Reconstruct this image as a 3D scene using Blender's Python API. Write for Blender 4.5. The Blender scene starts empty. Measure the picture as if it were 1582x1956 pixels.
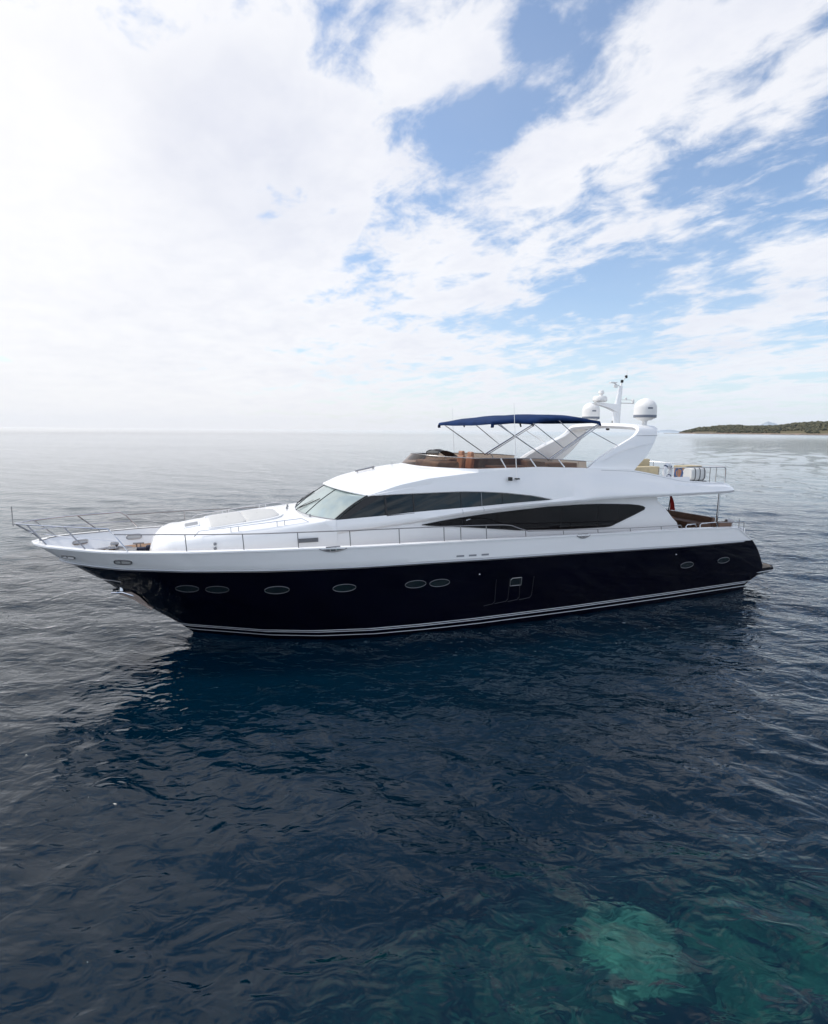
import bpy, bmesh, math, random
import numpy as np
from mathutils import Vector, Matrix
random.seed(7); RNG = np.random.default_rng(11)
scn = bpy.context.scene
COL = scn.collection
R = math.radians

# ------------------------------------------------------------------ camera
F_PX, W_PX, H_PX, CAM_H = 1080.0, 1582.0, 1956.0, 6.78
pitch = math.atan((978 - 821.8) / F_PX); roll = math.atan(0.0083)
cam_d = bpy.data.cameras.new("camera"); cam = bpy.data.objects.new("camera", cam_d); COL.objects.link(cam)
fwd = Vector((0, math.cos(pitch), -math.sin(pitch))); up0 = Vector((0, math.sin(pitch), math.cos(pitch))); rt0 = Vector((1, 0, 0))
rt = rt0 * math.cos(roll) + up0 * math.sin(roll); up = up0 * math.cos(roll) - rt0 * math.sin(roll)
cam.matrix_world = Matrix(((rt.x, up.x, -fwd.x, 0), (rt.y, up.y, -fwd.y, 0), (rt.z, up.z, -fwd.z, CAM_H), (0, 0, 0, 1)))
cam_d.sensor_fit = 'VERTICAL'; cam_d.sensor_height = 24.0; cam_d.lens = 24.0 * F_PX / H_PX
cam_d.clip_start = 0.1; cam_d.clip_end = 60000
scn.camera = cam

# ------------------------------------------------------------------ render settings
scn.view_settings.view_transform = 'Standard'; scn.view_settings.look = 'None'
scn.view_settings.exposure = 0.1; scn.view_settings.gamma = 1.0
cy = scn.cycles
cy.use_denoising = True
cy.max_bounces = 8; cy.glossy_bounces = 5; cy.transmission_bounces = 6; cy.diffuse_bounces = 3; cy.transparent_max_bounces = 12
cy.volume_bounces = 1; cy.sample_clamp_indirect = 2.0; cy.sample_clamp_direct = 12.0

# ------------------------------------------------------------------ sun and sky
SUN_AZ, SUN_EL = R(-74), R(50)     # azimuth from +Y, towards +X
sd = Vector((math.sin(SUN_AZ) * math.cos(SUN_EL), math.cos(SUN_AZ) * math.cos(SUN_EL), math.sin(SUN_EL)))
sun_l = bpy.data.lights.new("sun", 'SUN'); sun_l.energy = 2.9; sun_l.angle = R(10); sun_l.color = (1.0, 0.95, 0.88)
sun = bpy.data.objects.new("sun", sun_l); COL.objects.link(sun)
sun.rotation_mode = 'QUATERNION'; sun.rotation_quaternion = (-sd).to_track_quat('-Z', 'Y')

world = bpy.data.worlds.new("World"); scn.world = world; world.use_nodes = True
wt = world.node_tree; wn, wl = wt.nodes, wt.links; wn.clear()
def N(t, **kw):
    n = wn.new(t)
    for k, v in kw.items(): setattr(n, k, v)
    return n
def M(op, a, b=None, c=None, clamp=False):
    n = wn.new('ShaderNodeMath'); n.operation = op; n.use_clamp = clamp
    for i, v in enumerate((a, b, c)):
        if v is None: continue
        if isinstance(v, (int, float)): n.inputs[i].default_value = v
        else: wl.new(v, n.inputs[i])
    return n.outputs[0]
def MIX(f, a, b, mode='MIX'):
    n = wn.new('ShaderNodeMix'); n.data_type = 'RGBA'; n.blend_type = mode
    for i, v in ((0, f), (6, a), (7, b)):
        if isinstance(v, (int, float)): n.inputs[i].default_value = v
        elif isinstance(v, tuple): n.inputs[i].default_value = v + (1,)
        else: wl.new(v, n.inputs[i])
    return n.outputs[2]
def SM(v, lo, hi):
    n = wn.new('ShaderNodeMapRange'); n.interpolation_type = 'SMOOTHSTEP'
    wl.new(v, n.inputs[0]); n.inputs[1].default_value = lo; n.inputs[2].default_value = hi
    return n.outputs[0]
tc = N('ShaderNodeTexCoord'); DIR = tc.outputs['Generated']
nrm = N('ShaderNodeVectorMath', operation='NORMALIZE'); wl.new(DIR, nrm.inputs[0]); DIR = nrm.outputs[0]
sep = N('ShaderNodeSeparateXYZ'); wl.new(DIR, sep.inputs[0]); dx, dy, dz = sep.outputs
sky = N('ShaderNodeTexSky', sky_type='NISHITA', sun_disc=False)
sky.sun_elevation = SUN_EL; sky.sun_rotation = SUN_AZ; sky.altitude = 0; sky.air_density = 1.0; sky.dust_density = 0.6; sky.ozone_density = 1.5
SKY = MIX(1.0, sky.outputs[0], (0.132, 0.148, 0.160), 'MULTIPLY')
# cloud deck: noise laid out on a flat layer overhead, drawn out along the wind
zc = M('ADD', M('MAXIMUM', dz, 0.0), 0.13)
px_ = M('DIVIDE', dx, zc); py_ = M('DIVIDE', dy, zc)
comb = N('ShaderNodeCombineXYZ'); wl.new(px_, comb.inputs[0]); wl.new(py_, comb.inputs[1])
mp = N('ShaderNodeMapping', vector_type='TEXTURE'); wl.new(comb.outputs[0], mp.inputs[0])
mp.inputs['Rotation'].default_value = (0, 0, R(118)); mp.inputs['Scale'].default_value = (1.35, 1.0, 1.0)
def noise(vec, scale, detail, rough, dist=0.0, w=None):
    n = wn.new('ShaderNodeTexNoise'); n.inputs['Scale'].default_value = scale; n.inputs['Detail'].default_value = detail
    n.inputs['Roughness'].default_value = rough; n.inputs['Distortion'].default_value = dist
    wl.new(vec, n.inputs['Vector']); return n.outputs[0]
n1 = noise(mp.outputs[0], 2.3, 10, 0.60, 0.15)
n2 = noise(mp.outputs[0], 7.5, 8, 0.62, 0.3)
n3 = noise(comb.outputs[0], 0.9, 5, 0.55, 0.2)
# where the sky of the day is thick with cloud and where it opens: azimuth, elevation, radius (degrees), weight
BLOBS = [(-7.1,31.6,2.6,-.45),(-4.7,29.8,1.7,-.3),(-2.3,26.1,1.5,-.35),(2.6,26.6,2.8,-.9),(7.8,27.4,3.0,-.9),(7.9,24.6,2.6,-.65),(1.7,23.1,2.7,-.55),(5.1,22.5,2.3,-.45),
 (11.9,30.7,3.0,-.4),(9.5,32.7,1.6,-.35),(17.5,26.0,1.9,-.45),(13.5,25.7,1.7,-.45),(-4.8,16.4,2.2,-.6),(-14.0,18.9,.9,-.8),(-2.8,20.9,1.9,-.35),(6.7,17.5,2.1,-.55),
 (4.2,19.9,1.4,-.35),(23.5,20.4,2.5,-.5),(27.4,20.9,2.0,-.4),(26.9,19.0,3.0,-.55),(31.3,19.2,2.4,-.5),(18.8,13.3,3.7,-.6),(12.8,11.4,2.9,-.55),(23.4,15.6,2.2,-.45),
 (21.2,10.5,3.3,-.5),(28.2,11.6,2.6,-.35),(33.1,24.4,1.5,-.35),(-.8,19.9,2.3,-.25),
 (1.2,30.2,3.0,1.1),(5.0,31.2,2.2,.9),(-2.0,29.6,2.0,.6),(-3.0,30.1,2.0,.4),(-7.7,22.9,3.8,.9),(-3.3,23.1,1.4,.3),(12.7,23.3,2.8,1.0),(16.8,23.8,3.0,.4),(20.3,23.8,3.4,.35),
 (18.7,28.7,4.8,.22),(24.9,27.7,5.8,.3),(30.3,28.1,5.1,.3),(3.2,18.2,2.8,.3),(1.3,15.7,3.9,.4),(10.5,19.7,3.7,.3),(15.8,18.1,2.3,.35),(10.7,16.3,2.8,.35),
 (23.3,17.0,1.4,.6),(26.6,17.4,1.4,.6),(25.2,13.6,1.7,.5),(29.9,14.6,2.5,.4),(33.7,15.6,2.4,.4),(30.9,22.7,2.3,.3),
 (-29.0,21.0,15.3,.85),(-19.3,10.3,14.2,.65),(-30.1,5.1,11.1,.5),(-16.3,28.2,9.0,.5),(.3,9.5,7.0,.3),(30,7.0,7.0,.3),
 (180,25,55,-.22),(-70,35,30,.4),(20,50,16,-.45),(50,40,22,-.35),(0,75,20,-.3),(-12,44,9,-.6),(-34,50,10,-.55),(-20,62,12,-.4)]
def blob(az, el, rad):
    az, el = R(az), R(el)
    v = (math.sin(az) * math.cos(el), math.cos(az) * math.cos(el), math.sin(el))
    d = N('ShaderNodeVectorMath', operation='DOT_PRODUCT'); wl.new(DIR, d.inputs[0]); d.inputs[1].default_value = v
    k = 1.0 / (1 - math.cos(R(rad)))
    return M('EXPONENT', M('MULTIPLY_ADD', d.outputs['Value'], k, -k))
cov = None
for az, el, rad, amp in BLOBS:
    g = M('MULTIPLY', blob(az, el, rad), amp * (.95 if az < 0 and rad > 8 else .72))
    cov = g if cov is None else M('ADD', cov, g)
cov = M('ADD', cov, M('MULTIPLY_ADD', n1, 3.6, -1.78))
cov = M('ADD', cov, M('MULTIPLY_ADD', n2, 2.7, -1.32))
alpha = SM(cov, -0.44, 0.50)
SKY = MIX(M('MULTIPLY_ADD', n3, .30, -.02), SKY, (.74, .79, .88))      # thin high veil
grey = M('ADD', M('MULTIPLY', n3, 1.0), M('MULTIPLY', blob(-17, 23, 7), 0.55))
cl = MIX(SM(grey, 0.42, 0.85), (0.93, 0.935, 0.965), (0.78, 0.80, 0.88))
cl = MIX(SM(n2, .35, .75), cl, MIX(1.0, cl, (.92, .93, .955), 'MULTIPLY'))
cl = MIX(SM(n1, .45, .75), cl, MIX(1.0, cl, (.90, .91, .95), 'MULTIPLY'))
cl = MIX(M('MULTIPLY', blob(-48, 22, 26), 0.8), cl, (1.0, 0.985, 0.97))
cl = MIX(SM(M('MULTIPLY', dy, -1.0), -.1, .6), cl, (1.35, 1.38, 1.46))  # clouds behind the camera brightened as added fill for the port side
cl = MIX(SM(dz, .60, .80), cl, (1.32, 1.31, 1.30))      # overhead cloud out of view, brightened to lift reflections and upper surfaces
skyc = MIX(M('MULTIPLY', alpha, 0.96), SKY, cl)
hz = M('EXPONENT', M('MULTIPLY', M('MAXIMUM', dz, 0.0), -11.0))
hzc = MIX(SM(dx, -.2, .5), (0.845, 0.845, 0.87), (0.75, 0.82, 0.90))
skyc = MIX(M('MULTIPLY', hz, 0.92), skyc, hzc)
skyc = MIX(SM(M('MULTIPLY', dz, -1.0), 0.0, 0.05), skyc, (0.02, 0.05, 0.08))
bg = N('ShaderNodeBackground'); wl.new(skyc, bg.inputs[0]); bg.inputs[1].default_value = 1.0
wo = N('ShaderNodeOutputWorld'); wl.new(bg.outputs[0], wo.inputs[0])
world.cycles.sampling_method = 'MANUAL'; world.cycles.sample_map_resolution = 1024

# ------------------------------------------------------------------ helpers
def tag(o, label=None, cat=None, group=None, kind=None):
    if label: o['label'] = label
    if cat: o['category'] = cat
    if group: o['group'] = group
    if kind: o['kind'] = kind
    return o
def mat(name, col, rough=0.4, metal=0.0, spec=0.5, coat=0.0, noise_scale=None, noise_amt=0.1, bump=0.0, ior=None):
    m = bpy.data.materials.new(name); m.use_nodes = True
    nt = m.node_tree; b = nt.nodes['Principled BSDF']
    b.inputs['Base Color'].default_value = (*col, 1); b.inputs['Roughness'].default_value = rough
    b.inputs['Metallic'].default_value = metal; b.inputs['Specular IOR Level'].default_value = spec
    b.inputs['Coat Weight'].default_value = coat; b.inputs['Coat Roughness'].default_value = 0.03
    if ior: b.inputs['IOR'].default_value = ior
    if noise_scale:
        t = nt.nodes.new('ShaderNodeTexCoord'); n = nt.nodes.new('ShaderNodeTexNoise')
        n.inputs['Scale'].default_value = noise_scale; n.inputs['Detail'].default_value = 6
        nt.links.new(t.outputs['Object'], n.inputs['Vector'])
        r = nt.nodes.new('ShaderNodeMapRange'); nt.links.new(n.outputs[0], r.inputs[0])
        r.inputs[1].default_value = .25; r.inputs[2].default_value = .75
        r.inputs[3].default_value = 1 - noise_amt; r.inputs[4].default_value = 1 + noise_amt
        mx = nt.nodes.new('ShaderNodeMix'); mx.data_type = 'RGBA'; mx.blend_type = 'MULTIPLY'; mx.inputs[0].default_value = 1
        mx.inputs[6].default_value = (*col, 1); nt.links.new(r.outputs[0], mx.inputs[7]); nt.links.new(mx.outputs[2], b.inputs['Base Color'])
        if bump:
            bp = nt.nodes.new('ShaderNodeBump'); bp.inputs['Strength'].default_value = bump; bp.inputs['Distance'].default_value = .01
            nt.links.new(n.outputs[0], bp.inputs['Height']); nt.links.new(bp.outputs[0], b.inputs['Normal'])
    return m
def T(t):
    a = np.array(t, float); return lambda x: float(np.interp(x, a[:, 0], a[:, 1]))
def TS(t, k=0.25, n=5):   # smoothed table
    f = T(t); lo, hi = t[0][0], t[-1][0]
    def g(x):
        s = 0; w = 0
        for i in range(-n, n + 1):
            xx = x + i * k / n
            if xx < lo: v = 2 * f(lo) - f(2 * lo - xx)
            elif xx > hi: v = 2 * f(hi) - f(2 * hi - xx)
            else: v = f(xx)
            q = 1 - abs(i) / (n + 1); s += v * q; w += q
        return s / w
    return g
class MB:
    def __init__(s): s.v = []; s.f = []
    def add(s, v, f):
        o = len(s.v); s.v += [tuple(map(float, p)) for p in v]; s.f += [tuple(i + o for i in q) for q in f]; return s
    def grid(s, rows, closed=False):
        m = len(rows[0]); v = [p for r in rows for p in r]; f = []
        for i in range(len(rows) - 1):
            for j in range(m if closed else m - 1):
                k = (j + 1) % m
                f.append((i * m + j, i * m + k, (i + 1) * m + k, (i + 1) * m + j))
        return s.add(v, f)
    def both(s, rows):           # mirror to the other side of the boat
        s.grid(rows); s.grid([[(p[0], -p[1], p[2]) for p in r] for r in rows]); return s
    def box(s, c, d, rz=0.0, bev=0.0, ry=0.0):
        bm = bmesh.new(); bmesh.ops.create_cube(bm, size=1.0)
        for v in bm.verts: v.co = Vector((v.co.x * d[0], v.co.y * d[1], v.co.z * d[2]))
        if bev: bmesh.ops.bevel(bm, geom=bm.edges[:] , offset=bev, segments=3, profile=.6, affect='EDGES')
        Mx = Matrix.Translation(c) @ Matrix.Rotation(rz, 4, 'Z') @ Matrix.Rotation(ry, 4, 'Y')
        bm.verts.ensure_lookup_table(); bm.verts.index_update()
        v = [Mx @ x.co for x in bm.verts]; f = [tuple(x.index for x in q.verts) for q in bm.faces]; bm.free()
        return s.add(v, f)
    def tube(s, pts, r, n=8, closed=False, rr=None):
        P = [Vector(p) for p in pts]; rows = []
        L = len(P); prev = None
        for i, p in enumerate(P):
            if closed: d = P[(i + 1) % L] - P[i - 1]
            else: d = (P[min(i + 1, L - 1)] - P[max(i - 1, 0)])
            d.normalize()
            if prev is None:
                a = Vector((0, 0, 1)) if abs(d.z) < .9 else Vector((1, 0, 0)); prev = d.cross(a).normalized()
            a = (prev - d * prev.dot(d)).normalized(); b = d.cross(a); prev = a
            q = rr[i] if rr else r
            rows.append([p + (a * math.cos(t) + b * math.sin(t)) * q for t in [2 * math.pi * k / n for k in range(n)]])
        if closed: rows.append(rows[0])
        o = len(s.v); s.grid(rows, closed=True)
        if not closed:
            s.f.append(tuple(o + k for k in range(n))); s.f.append(tuple(o + (L - 1) * n + k for k in reversed(range(n))))
        return s
    def lathe(s, prof, c, n=24, sx=1.0, sy=1.0):
        rows = [[(c[0] + r * sx * math.cos(t), c[1] + r * sy * math.sin(t), c[2] + z) for t in [2 * math.pi * k / n for k in range(n)]] for r, z in prof]
        return s.grid(rows, closed=True)
    def prism(s, poly, y0, y1, axis='y'):
        n = len(poly); conv = (lambda a, b, y: (a, y, b)) if axis == 'y' else (lambda a, b, y: (a, b, y))
        v = [conv(a, b, y0) for a, b in poly] + [conv(a, b, y1) for a, b in poly]
        f = [tuple(range(n)), tuple(reversed(range(n, 2 * n)))] + [(i, (i + 1) % n, n + (i + 1) % n, n + i) for i in range(n)]
        return s.add(v, f)
    def build(s, name, m, parent=None, smooth=True, sharp=38, weld=1e-4):
        me = bpy.data.meshes.new(name); me.from_pydata(s.v, [], s.f)
        bm = bmesh.new(); bm.from_mesh(me)
        if weld: bmesh.ops.remove_doubles(bm, verts=bm.verts, dist=weld)
        bmesh.ops.dissolve_degenerate(bm, dist=1e-6, edges=bm.edges)
        bmesh.ops.recalc_face_normals(bm, faces=bm.faces); bm.to_mesh(me); bm.free()
        if smooth:
            me.shade_smooth(); me.set_sharp_from_angle(angle=R(sharp))
        me.materials.append(m)
        o = bpy.data.objects.new(name, me); COL.objects.link(o)
        if parent: o.parent = parent
        return o
def empty(name, loc=(0, 0, 0), rz=0.0):
    o = bpy.data.objects.new(name, None); COL.objects.link(o); o.location = loc; o.rotation_euler = (0, 0, rz)
    o.empty_display_size = .2; return o
def lin(a, b, n): return [a + (b - a) * i / (n - 1) for i in range(n)]
def lerp(a, b, t): return a + (b - a) * t

# ------------------------------------------------------------------ materials
gel = mat('white_gelcoat', (.86, .86, .86), .22, coat=.6, noise_scale=.6, noise_amt=.015)
gel_d = mat('deck_gelcoat', (.74, .73, .71), .5, noise_scale=30, noise_amt=.04)
navy = mat('navy_hull_paint', (.0012, .0014, .006), .06, spec=.16, noise_scale=.9, noise_amt=.25, bump=.15)
antifoul = mat('antifouling', (.004, .004, .006), .5)
white_line = mat('white_stripe', (.52, .54, .57), .3)
chrome = mat('polished_steel', (.62, .62, .64), .16, metal=1.0)
chrome_d = mat('brushed_steel', (.35, .34, .34), .3, metal=1.0)
black = mat('black_rubber', (.012, .012, .013), .45)
glass_u = mat('tinted_glass', (.008, .018, .023), .03, spec=.35, noise_scale=.7, noise_amt=.4)
glass_l = mat('saloon_glass', (.006, .005, .006), .05, spec=.3, noise_scale=.8, noise_amt=.5)
rim_m = mat('porthole_rim', (.16, .16, .17), .35, metal=.8)
glass_w = mat('windscreen_glass', (.30, .36, .35), .03, spec=.8, ior=1.7, noise_scale=.9, noise_amt=.3)
port_g = mat('porthole_glass', (.008, .014, .018), .05, spec=.5)
pad = mat('sunpad_vinyl', (.50, .50, .49), .7, noise_scale=8, noise_amt=.05, bump=.3)
tan = mat('tan_leather', (.36, .18, .11), .55, noise_scale=5, noise_amt=.15, bump=.2)
brown = mat('brown_upholstery', (.17, .095, .065), .6, noise_scale=4, noise_amt=.25, bump=.2)
cream = mat('cream_upholstery', (.50, .42, .27), .65, noise_scale=5, noise_amt=.12, bump=.2)
navy_c = mat('navy_canvas', (.009, .028, .095), .85, spec=.15, noise_scale=2.5, noise_amt=.3, bump=.5)
red = mat('red_cloth', (.38, .02, .02), .8)
grey_l = mat('grey_plastic', (.24, .25, .27), .5)
dome_m = mat('dome_white', (.78, .77, .75), .45)
band_m = mat('dome_band', (.16, .18, .22), .5)
def teak_mat():
    m = bpy.data.materials.new('teak_planks'); m.use_nodes = True; nt = m.node_tree; b = nt.nodes['Principled BSDF']
    t = nt.nodes.new('ShaderNodeTexCoord'); s = nt.nodes.new('ShaderNodeSeparateXYZ'); nt.links.new(t.outputs['Object'], s.inputs[0])
    a = nt.nodes.new('ShaderNodeMath'); a.operation = 'FRACT'; q = nt.nodes.new('ShaderNodeMath'); q.operation = 'MULTIPLY'; q.inputs[1].default_value = 14
    nt.links.new(s.outputs[1], q.inputs[0]); nt.links.new(q.outputs[0], a.inputs[0])
    g = nt.nodes.new('ShaderNodeMath'); g.operation = 'GREATER_THAN'; g.inputs[1].default_value = .9; nt.links.new(a.outputs[0], g.inputs[0])
    n = nt.nodes.new('ShaderNodeTexNoise'); n.inputs['Scale'].default_value = 6; nt.links.new(t.outputs['Object'], n.inputs['Vector'])
    c = nt.nodes.new('ShaderNodeMix'); c.data_type = 'RGBA'; c.inputs[6].default_value = (.36, .22, .13, 1); c.inputs[7].default_value = (.26, .15, .09, 1)
    nt.links.new(n.outputs[0], c.inputs[0])
    e = nt.nodes.new('ShaderNodeMix'); e.data_type = 'RGBA'; e.inputs[7].default_value = (.03, .025, .02, 1)
    nt.links.new(g.outputs[0], e.inputs[0]); nt.links.new(c.outputs[2], e.inputs[6]); nt.links.new(e.outputs[2], b.inputs['Base Color'])
    b.inputs['Roughness'].default_value = .7
    return m
teak = teak_mat()
def film(name, tint, gloss=.9, alpha=1.0):     # thin see-through sheet
    m = bpy.data.materials.new(name); m.use_nodes = True; nt = m.node_tree; nt.nodes.clear()
    o = nt.nodes.new('ShaderNodeOutputMaterial'); tr = nt.nodes.new('ShaderNodeBsdfTransparent'); tr.inputs[0].default_value = (*tint, 1)
    gl = nt.nodes.new('ShaderNodeBsdfGlossy'); gl.inputs['Roughness'].default_value = .05; gl.inputs[0].default_value = (gloss, gloss, gloss, 1)
    fr = nt.nodes.new('ShaderNodeFresnel'); fr.inputs[0].default_value = 1.45; mx = nt.nodes.new('ShaderNodeMixShader')
    nt.links.new(fr.outputs[0], mx.inputs[0]); nt.links.new(tr.outputs[0], mx.inputs[1]); nt.links.new(gl.outputs[0], mx.inputs[2])
    nt.links.new(mx.outputs[0], o.inputs[0]); return m
acrylic = film('tinted_acrylic', (.52, .40, .32))
mesh_f = film('dark_mesh', (.28, .27, .26), .3)

# ------------------------------------------------------------------ the yacht: hull form in boat coordinates (x aft from the stem at the waterline, y to starboard, z up)
YAW = R(22.25)
yacht = empty('motor_yacht', (-7.4, 18.25, 0), YAW)
tag(yacht, 'large motor yacht with navy black hull and white superstructure lying still on the sea', 'yacht')
bA = TS([(-4.35,0),(-4.2,.45),(-3.8,.95),(-3.3,1.3),(-2.5,1.8),(-1.8,2.12),(-.5,2.5),(0,2.65),(2,3.0),(5,3.25),(9,3.38),(18,3.35),(23.5,3.1)], .12)
zA = TS([(-4.35,3.38),(-3.7,3.36),(-2.9,3.32),(-2.2,3.29),(-.9,3.26),(1.4,3.25),(3,3.23),(4.6,3.2),(6.1,3.18),(9.2,3.15),(12.4,3.09),(15.5,3.02),(18,2.98),(19.8,2.91),(21.2,2.86),(21.45,2.80),(22.3,2.27)], .15)
dB = TS([(0,0),(.1,.2),(.35,.55),(1.15,1.2),(1.85,1.65),(3.65,2.35),(5.65,2.8),(8.65,3.15),(12.65,3.33),(21.65,3.32),(27,3.08)], .05)
dC = TS([(0,0),(.3,.25),(.94,.65),(2.5,1.65),(4,2.3),(5.7,2.75),(7.4,2.95),(9.4,3.07),(13.4,3.12),(18.4,3.05),(24,2.88)], .05)
zB = TS([(-3.65,2.81),(-1.56,2.73),(.5,2.67),(3,2.6),(5.1,2.57),(8.7,2.53),(12.6,2.46),(14.9,2.4),(18.1,2.33),(22.3,2.24)], .5)
stem = T([(-1.4,4.5),(-.5,1.2),(0,0),(.4,-.44),(.96,-1.2),(1.63,-2.06),(2.04,-2.55),(2.38,-3.06),(2.83,-3.65),(3.17,-4.11),(3.36,-4.35)])
stern = T([(-1.3,21.5),(0,22.4),(.3,22.5),(.4,22.95),(.62,23.25),(.87,23.45),(1.07,23.37),(1.75,22.89),(2.21,22.42),(2.3,22.25)])
def hull_y(x, z):
    zb = zB(x); q = min(max((z - .35) / (zb - .35), 0), 1); d = x - stem(z)
    if d <= 0: return 0.0
    return (dC(d) * (1 - q) + dB(d) * q) if z > .0 else dC(d) * max(0.0, 1 - (z / 1.35) ** 2 * .75)
def hull_pt(x, z, off=0.0, side=-1):
    y = hull_y(x, z)
    a = Vector((.1, hull_y(x + .05, z) - hull_y(x - .05, z), 0)); b = Vector((0, hull_y(x, z + .05) - hull_y(x, z - .05), .1))
    n = Vector(a).cross(b); n = -n if n.y < 0 else n; n.normalize()
    p = Vector((x, y, z)) + n * off
    return Vector((p.x, p.y * side * 1.0, p.z)), Vector((n.x, n.y * side, n.z)), (a.normalized(), b.normalized())

def hull_rows(levels, off=0.0, n=110):
    rows = []
    for lv in levels:        # lv: ('abs', z) or ('q', fraction between z .35 and the paint line)
        row = []
        def zof(x): return lv[1] if lv[0] == 'abs' else lerp(.35, zB(x), lv[1])
        z0 = zof(-3); x0 = stem(z0)
        for _ in range(12): z0 = zof(x0); x0 = stem(z0)
        x1 = 22.4
        for _ in range(6): x1 = stern(zof(x1))
        for i in range(n):
            t = (i / (n - 1)); t = t ** 1.6
            x = lerp(x0, x1, t); z = zof(x)
            d = x - x0
            y = hull_y(x, z) if i else 0.0
            row.append((x, y + (off if i else 0), z))
        rows.append(row)
    return rows
hull_b = MB(); lv = [('abs', -1.3), ('abs', -1.0), ('abs', -.5), ('abs', 0.0), ('abs', .18), ('q', 0.0)] + [('q', k / 10) for k in range(1, 11)]
rows = hull_rows(lv); hull_b.both(rows)
hull_b.grid([[r[-1] for r in rows], [(r[-1][0], 0, r[-1][2]) for r in rows], [(r[-1][0], -r[-1][1], r[-1][2]) for r in rows]])   # transom
hull_b.grid([rows[0], [(p[0], 0, -1.5) for p in rows[0]], [(p[0], -p[1], p[2]) for p in rows[0]]])
hull = hull_b.build('hull', navy, yacht, sharp=60, weld=.002)
def hull_strip(name, z0, z1, m, off=.006, par=None, x0=None, x1=None):
    a = MB(); rr = hull_rows([('abs', z0), ('abs', (z0 + z1) / 2), ('abs', z1)], off)
    rr = [[(p[0] - (off if i == 0 else 0), p[1], p[2]) for i, p in enumerate(r)] for r in rr]
    a.both(rr); return a.build(name, m, par or hull)
hull_strip('boot_stripe', .345, .375, white_line); hull_strip('boot_stripe', .285, .312, white_line); hull_strip('boot_stripe', .150, .175, white_line)
# bulwark above the paint line
N_ = 150; xs_ = [lerp(-4.36, 22.26, (i / (N_ - 1)) ** 1.25) for i in range(N_)]
def bul_rows(k_list, inner=False):
    rows = []
    for k in k_list:
        row = []
        for i in range(N_):
            t = (i / (N_ - 1)) ** 1.25
            xb = lerp(-3.66, 22.28, t); xa = lerp(-4.36, 22.26, t); x = lerp(xb, xa, k)
            yb = dB(max(0, xb + 3.65)) + .03; ya = bA(xa)
            if i == 0: yb = ya = 0
            row.append((x, lerp(yb, ya, k) , lerp(zB(xb), zA(xa), k)))
        rows.append(row)
    return rows
bw = MB(); r_ = bul_rows([0, .06, .3, .6, .94, 1.0]); r_[0] = [(p[0], p[1] - .03 if p[1] else 0, p[2] - .01) for p in r_[0]]
bw.both(r_)
top = r_[-1]
inn = [(p[0] + (.16 if i < 4 else .02), max(0.0, p[1] - .15), p[2] + .004) for i, p in enumerate(top)]
def deck_z(x): return T([(-4.4, 2.78), (0, 2.62), (10, 2.5), (18, 2.42), (23, 2.3)])(x)
low = bul_rows([.10])[0]
inb = [(p[0] + .12, max(0.0, p[1] - .14), p[2] - .0) for p in low]
bw.both([top, inn, inb])
bul = bw.build('bulwark', gel, yacht, sharp=30, weld=.001)
cap = MB(); c_rows = [[(p[0], p[1] + .022 if p[1] > .03 else p[1], p[2] + dz_) for p in top] for dz_ in (-.025, .02)] + [[(p[0], p[1] - .02 if p[1] > .03 else p[1], p[2] + .034) for p in top]] + [[(p[0], max(0, p[1] - .02), p[2] + .03) for p in inn]]
cap.both(c_rows); cap.build('cap_rail', gel, bul, sharp=50)
# rub rail along the paint line
rb = MB()
for s in (-1, 1):
    pts = [(p[0] - .01, s * (p[1] + .035), p[2] - .008) for p in r_[0][0::3]]
    rb.tube(pts, .022, 6)
rb.build('rub_rail', white_line, hull)
rb = MB()
for s in (-1, 1):
    pts = [(p[0] - .012, s * (p[1] + .02), p[2] - .055) for p in r_[0][0::3]]
    rb.tube(pts, .010, 5)
rb.build('rub_rail', chrome_d, hull)
dk = MB(); dkx = [i for i in range(0, N_, 3)]
dk.grid([[(inb[i][0], s * (inb[i][1] + .03 if inb[i][1] > 0 else 0), inb[i][2] + .02) for i in dkx] for s in (-1, -.5, 0, .5, 1)])
deck = dk.build('teak_deck', teak, yacht)
# portholes
def porthole(x, z, s):
    k = 26; a, b = .36 if x > 1 else .33, .125
    ring = [hull_pt(x + a * math.cos(t), z + b * math.sin(t), .012, s)[0] for t in [2 * math.pi * i / k for i in range(k)]]
    # follow the curved side
    o = MB().tube(ring, .012, 6, closed=True).build('porthole', rim_m, hull)
    MB().grid([[hull_pt(x + a * q * math.cos(t), z + b * q * math.sin(t), .008, s)[0] for t in [2 * math.pi * i / k for i in range(k)]] for q in (.97, .5, .02)], closed=True).build('pane', port_g, o)
for x, z in [(-.11,1.99),(.73,1.97),(2.43,1.91),(4.46,1.86),(6.79,1.81),(7.64,1.78),(18.65,1.47),(20.76,1.49)]:
    for s in (-1, 1): porthole(x, z, s)
def hull_line(pts, r, m, name, s=-1, par=None):
    P = []
    for (xa, za), (xb, zb_) in zip(pts[:-1], pts[1:]):
        for t in lin(0, 1, 7)[:-1]: P.append(hull_pt(lerp(xa, xb, t), lerp(za, zb_, t), .004, s)[0])
    P.append(hull_pt(*pts[-1], .004, s)[0])
    return MB().tube(P, r, 6).build(name, m, par or hull)
trim_m = mat('dark_trim', (.03, .03, .035), .35, metal=.5)
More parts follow.
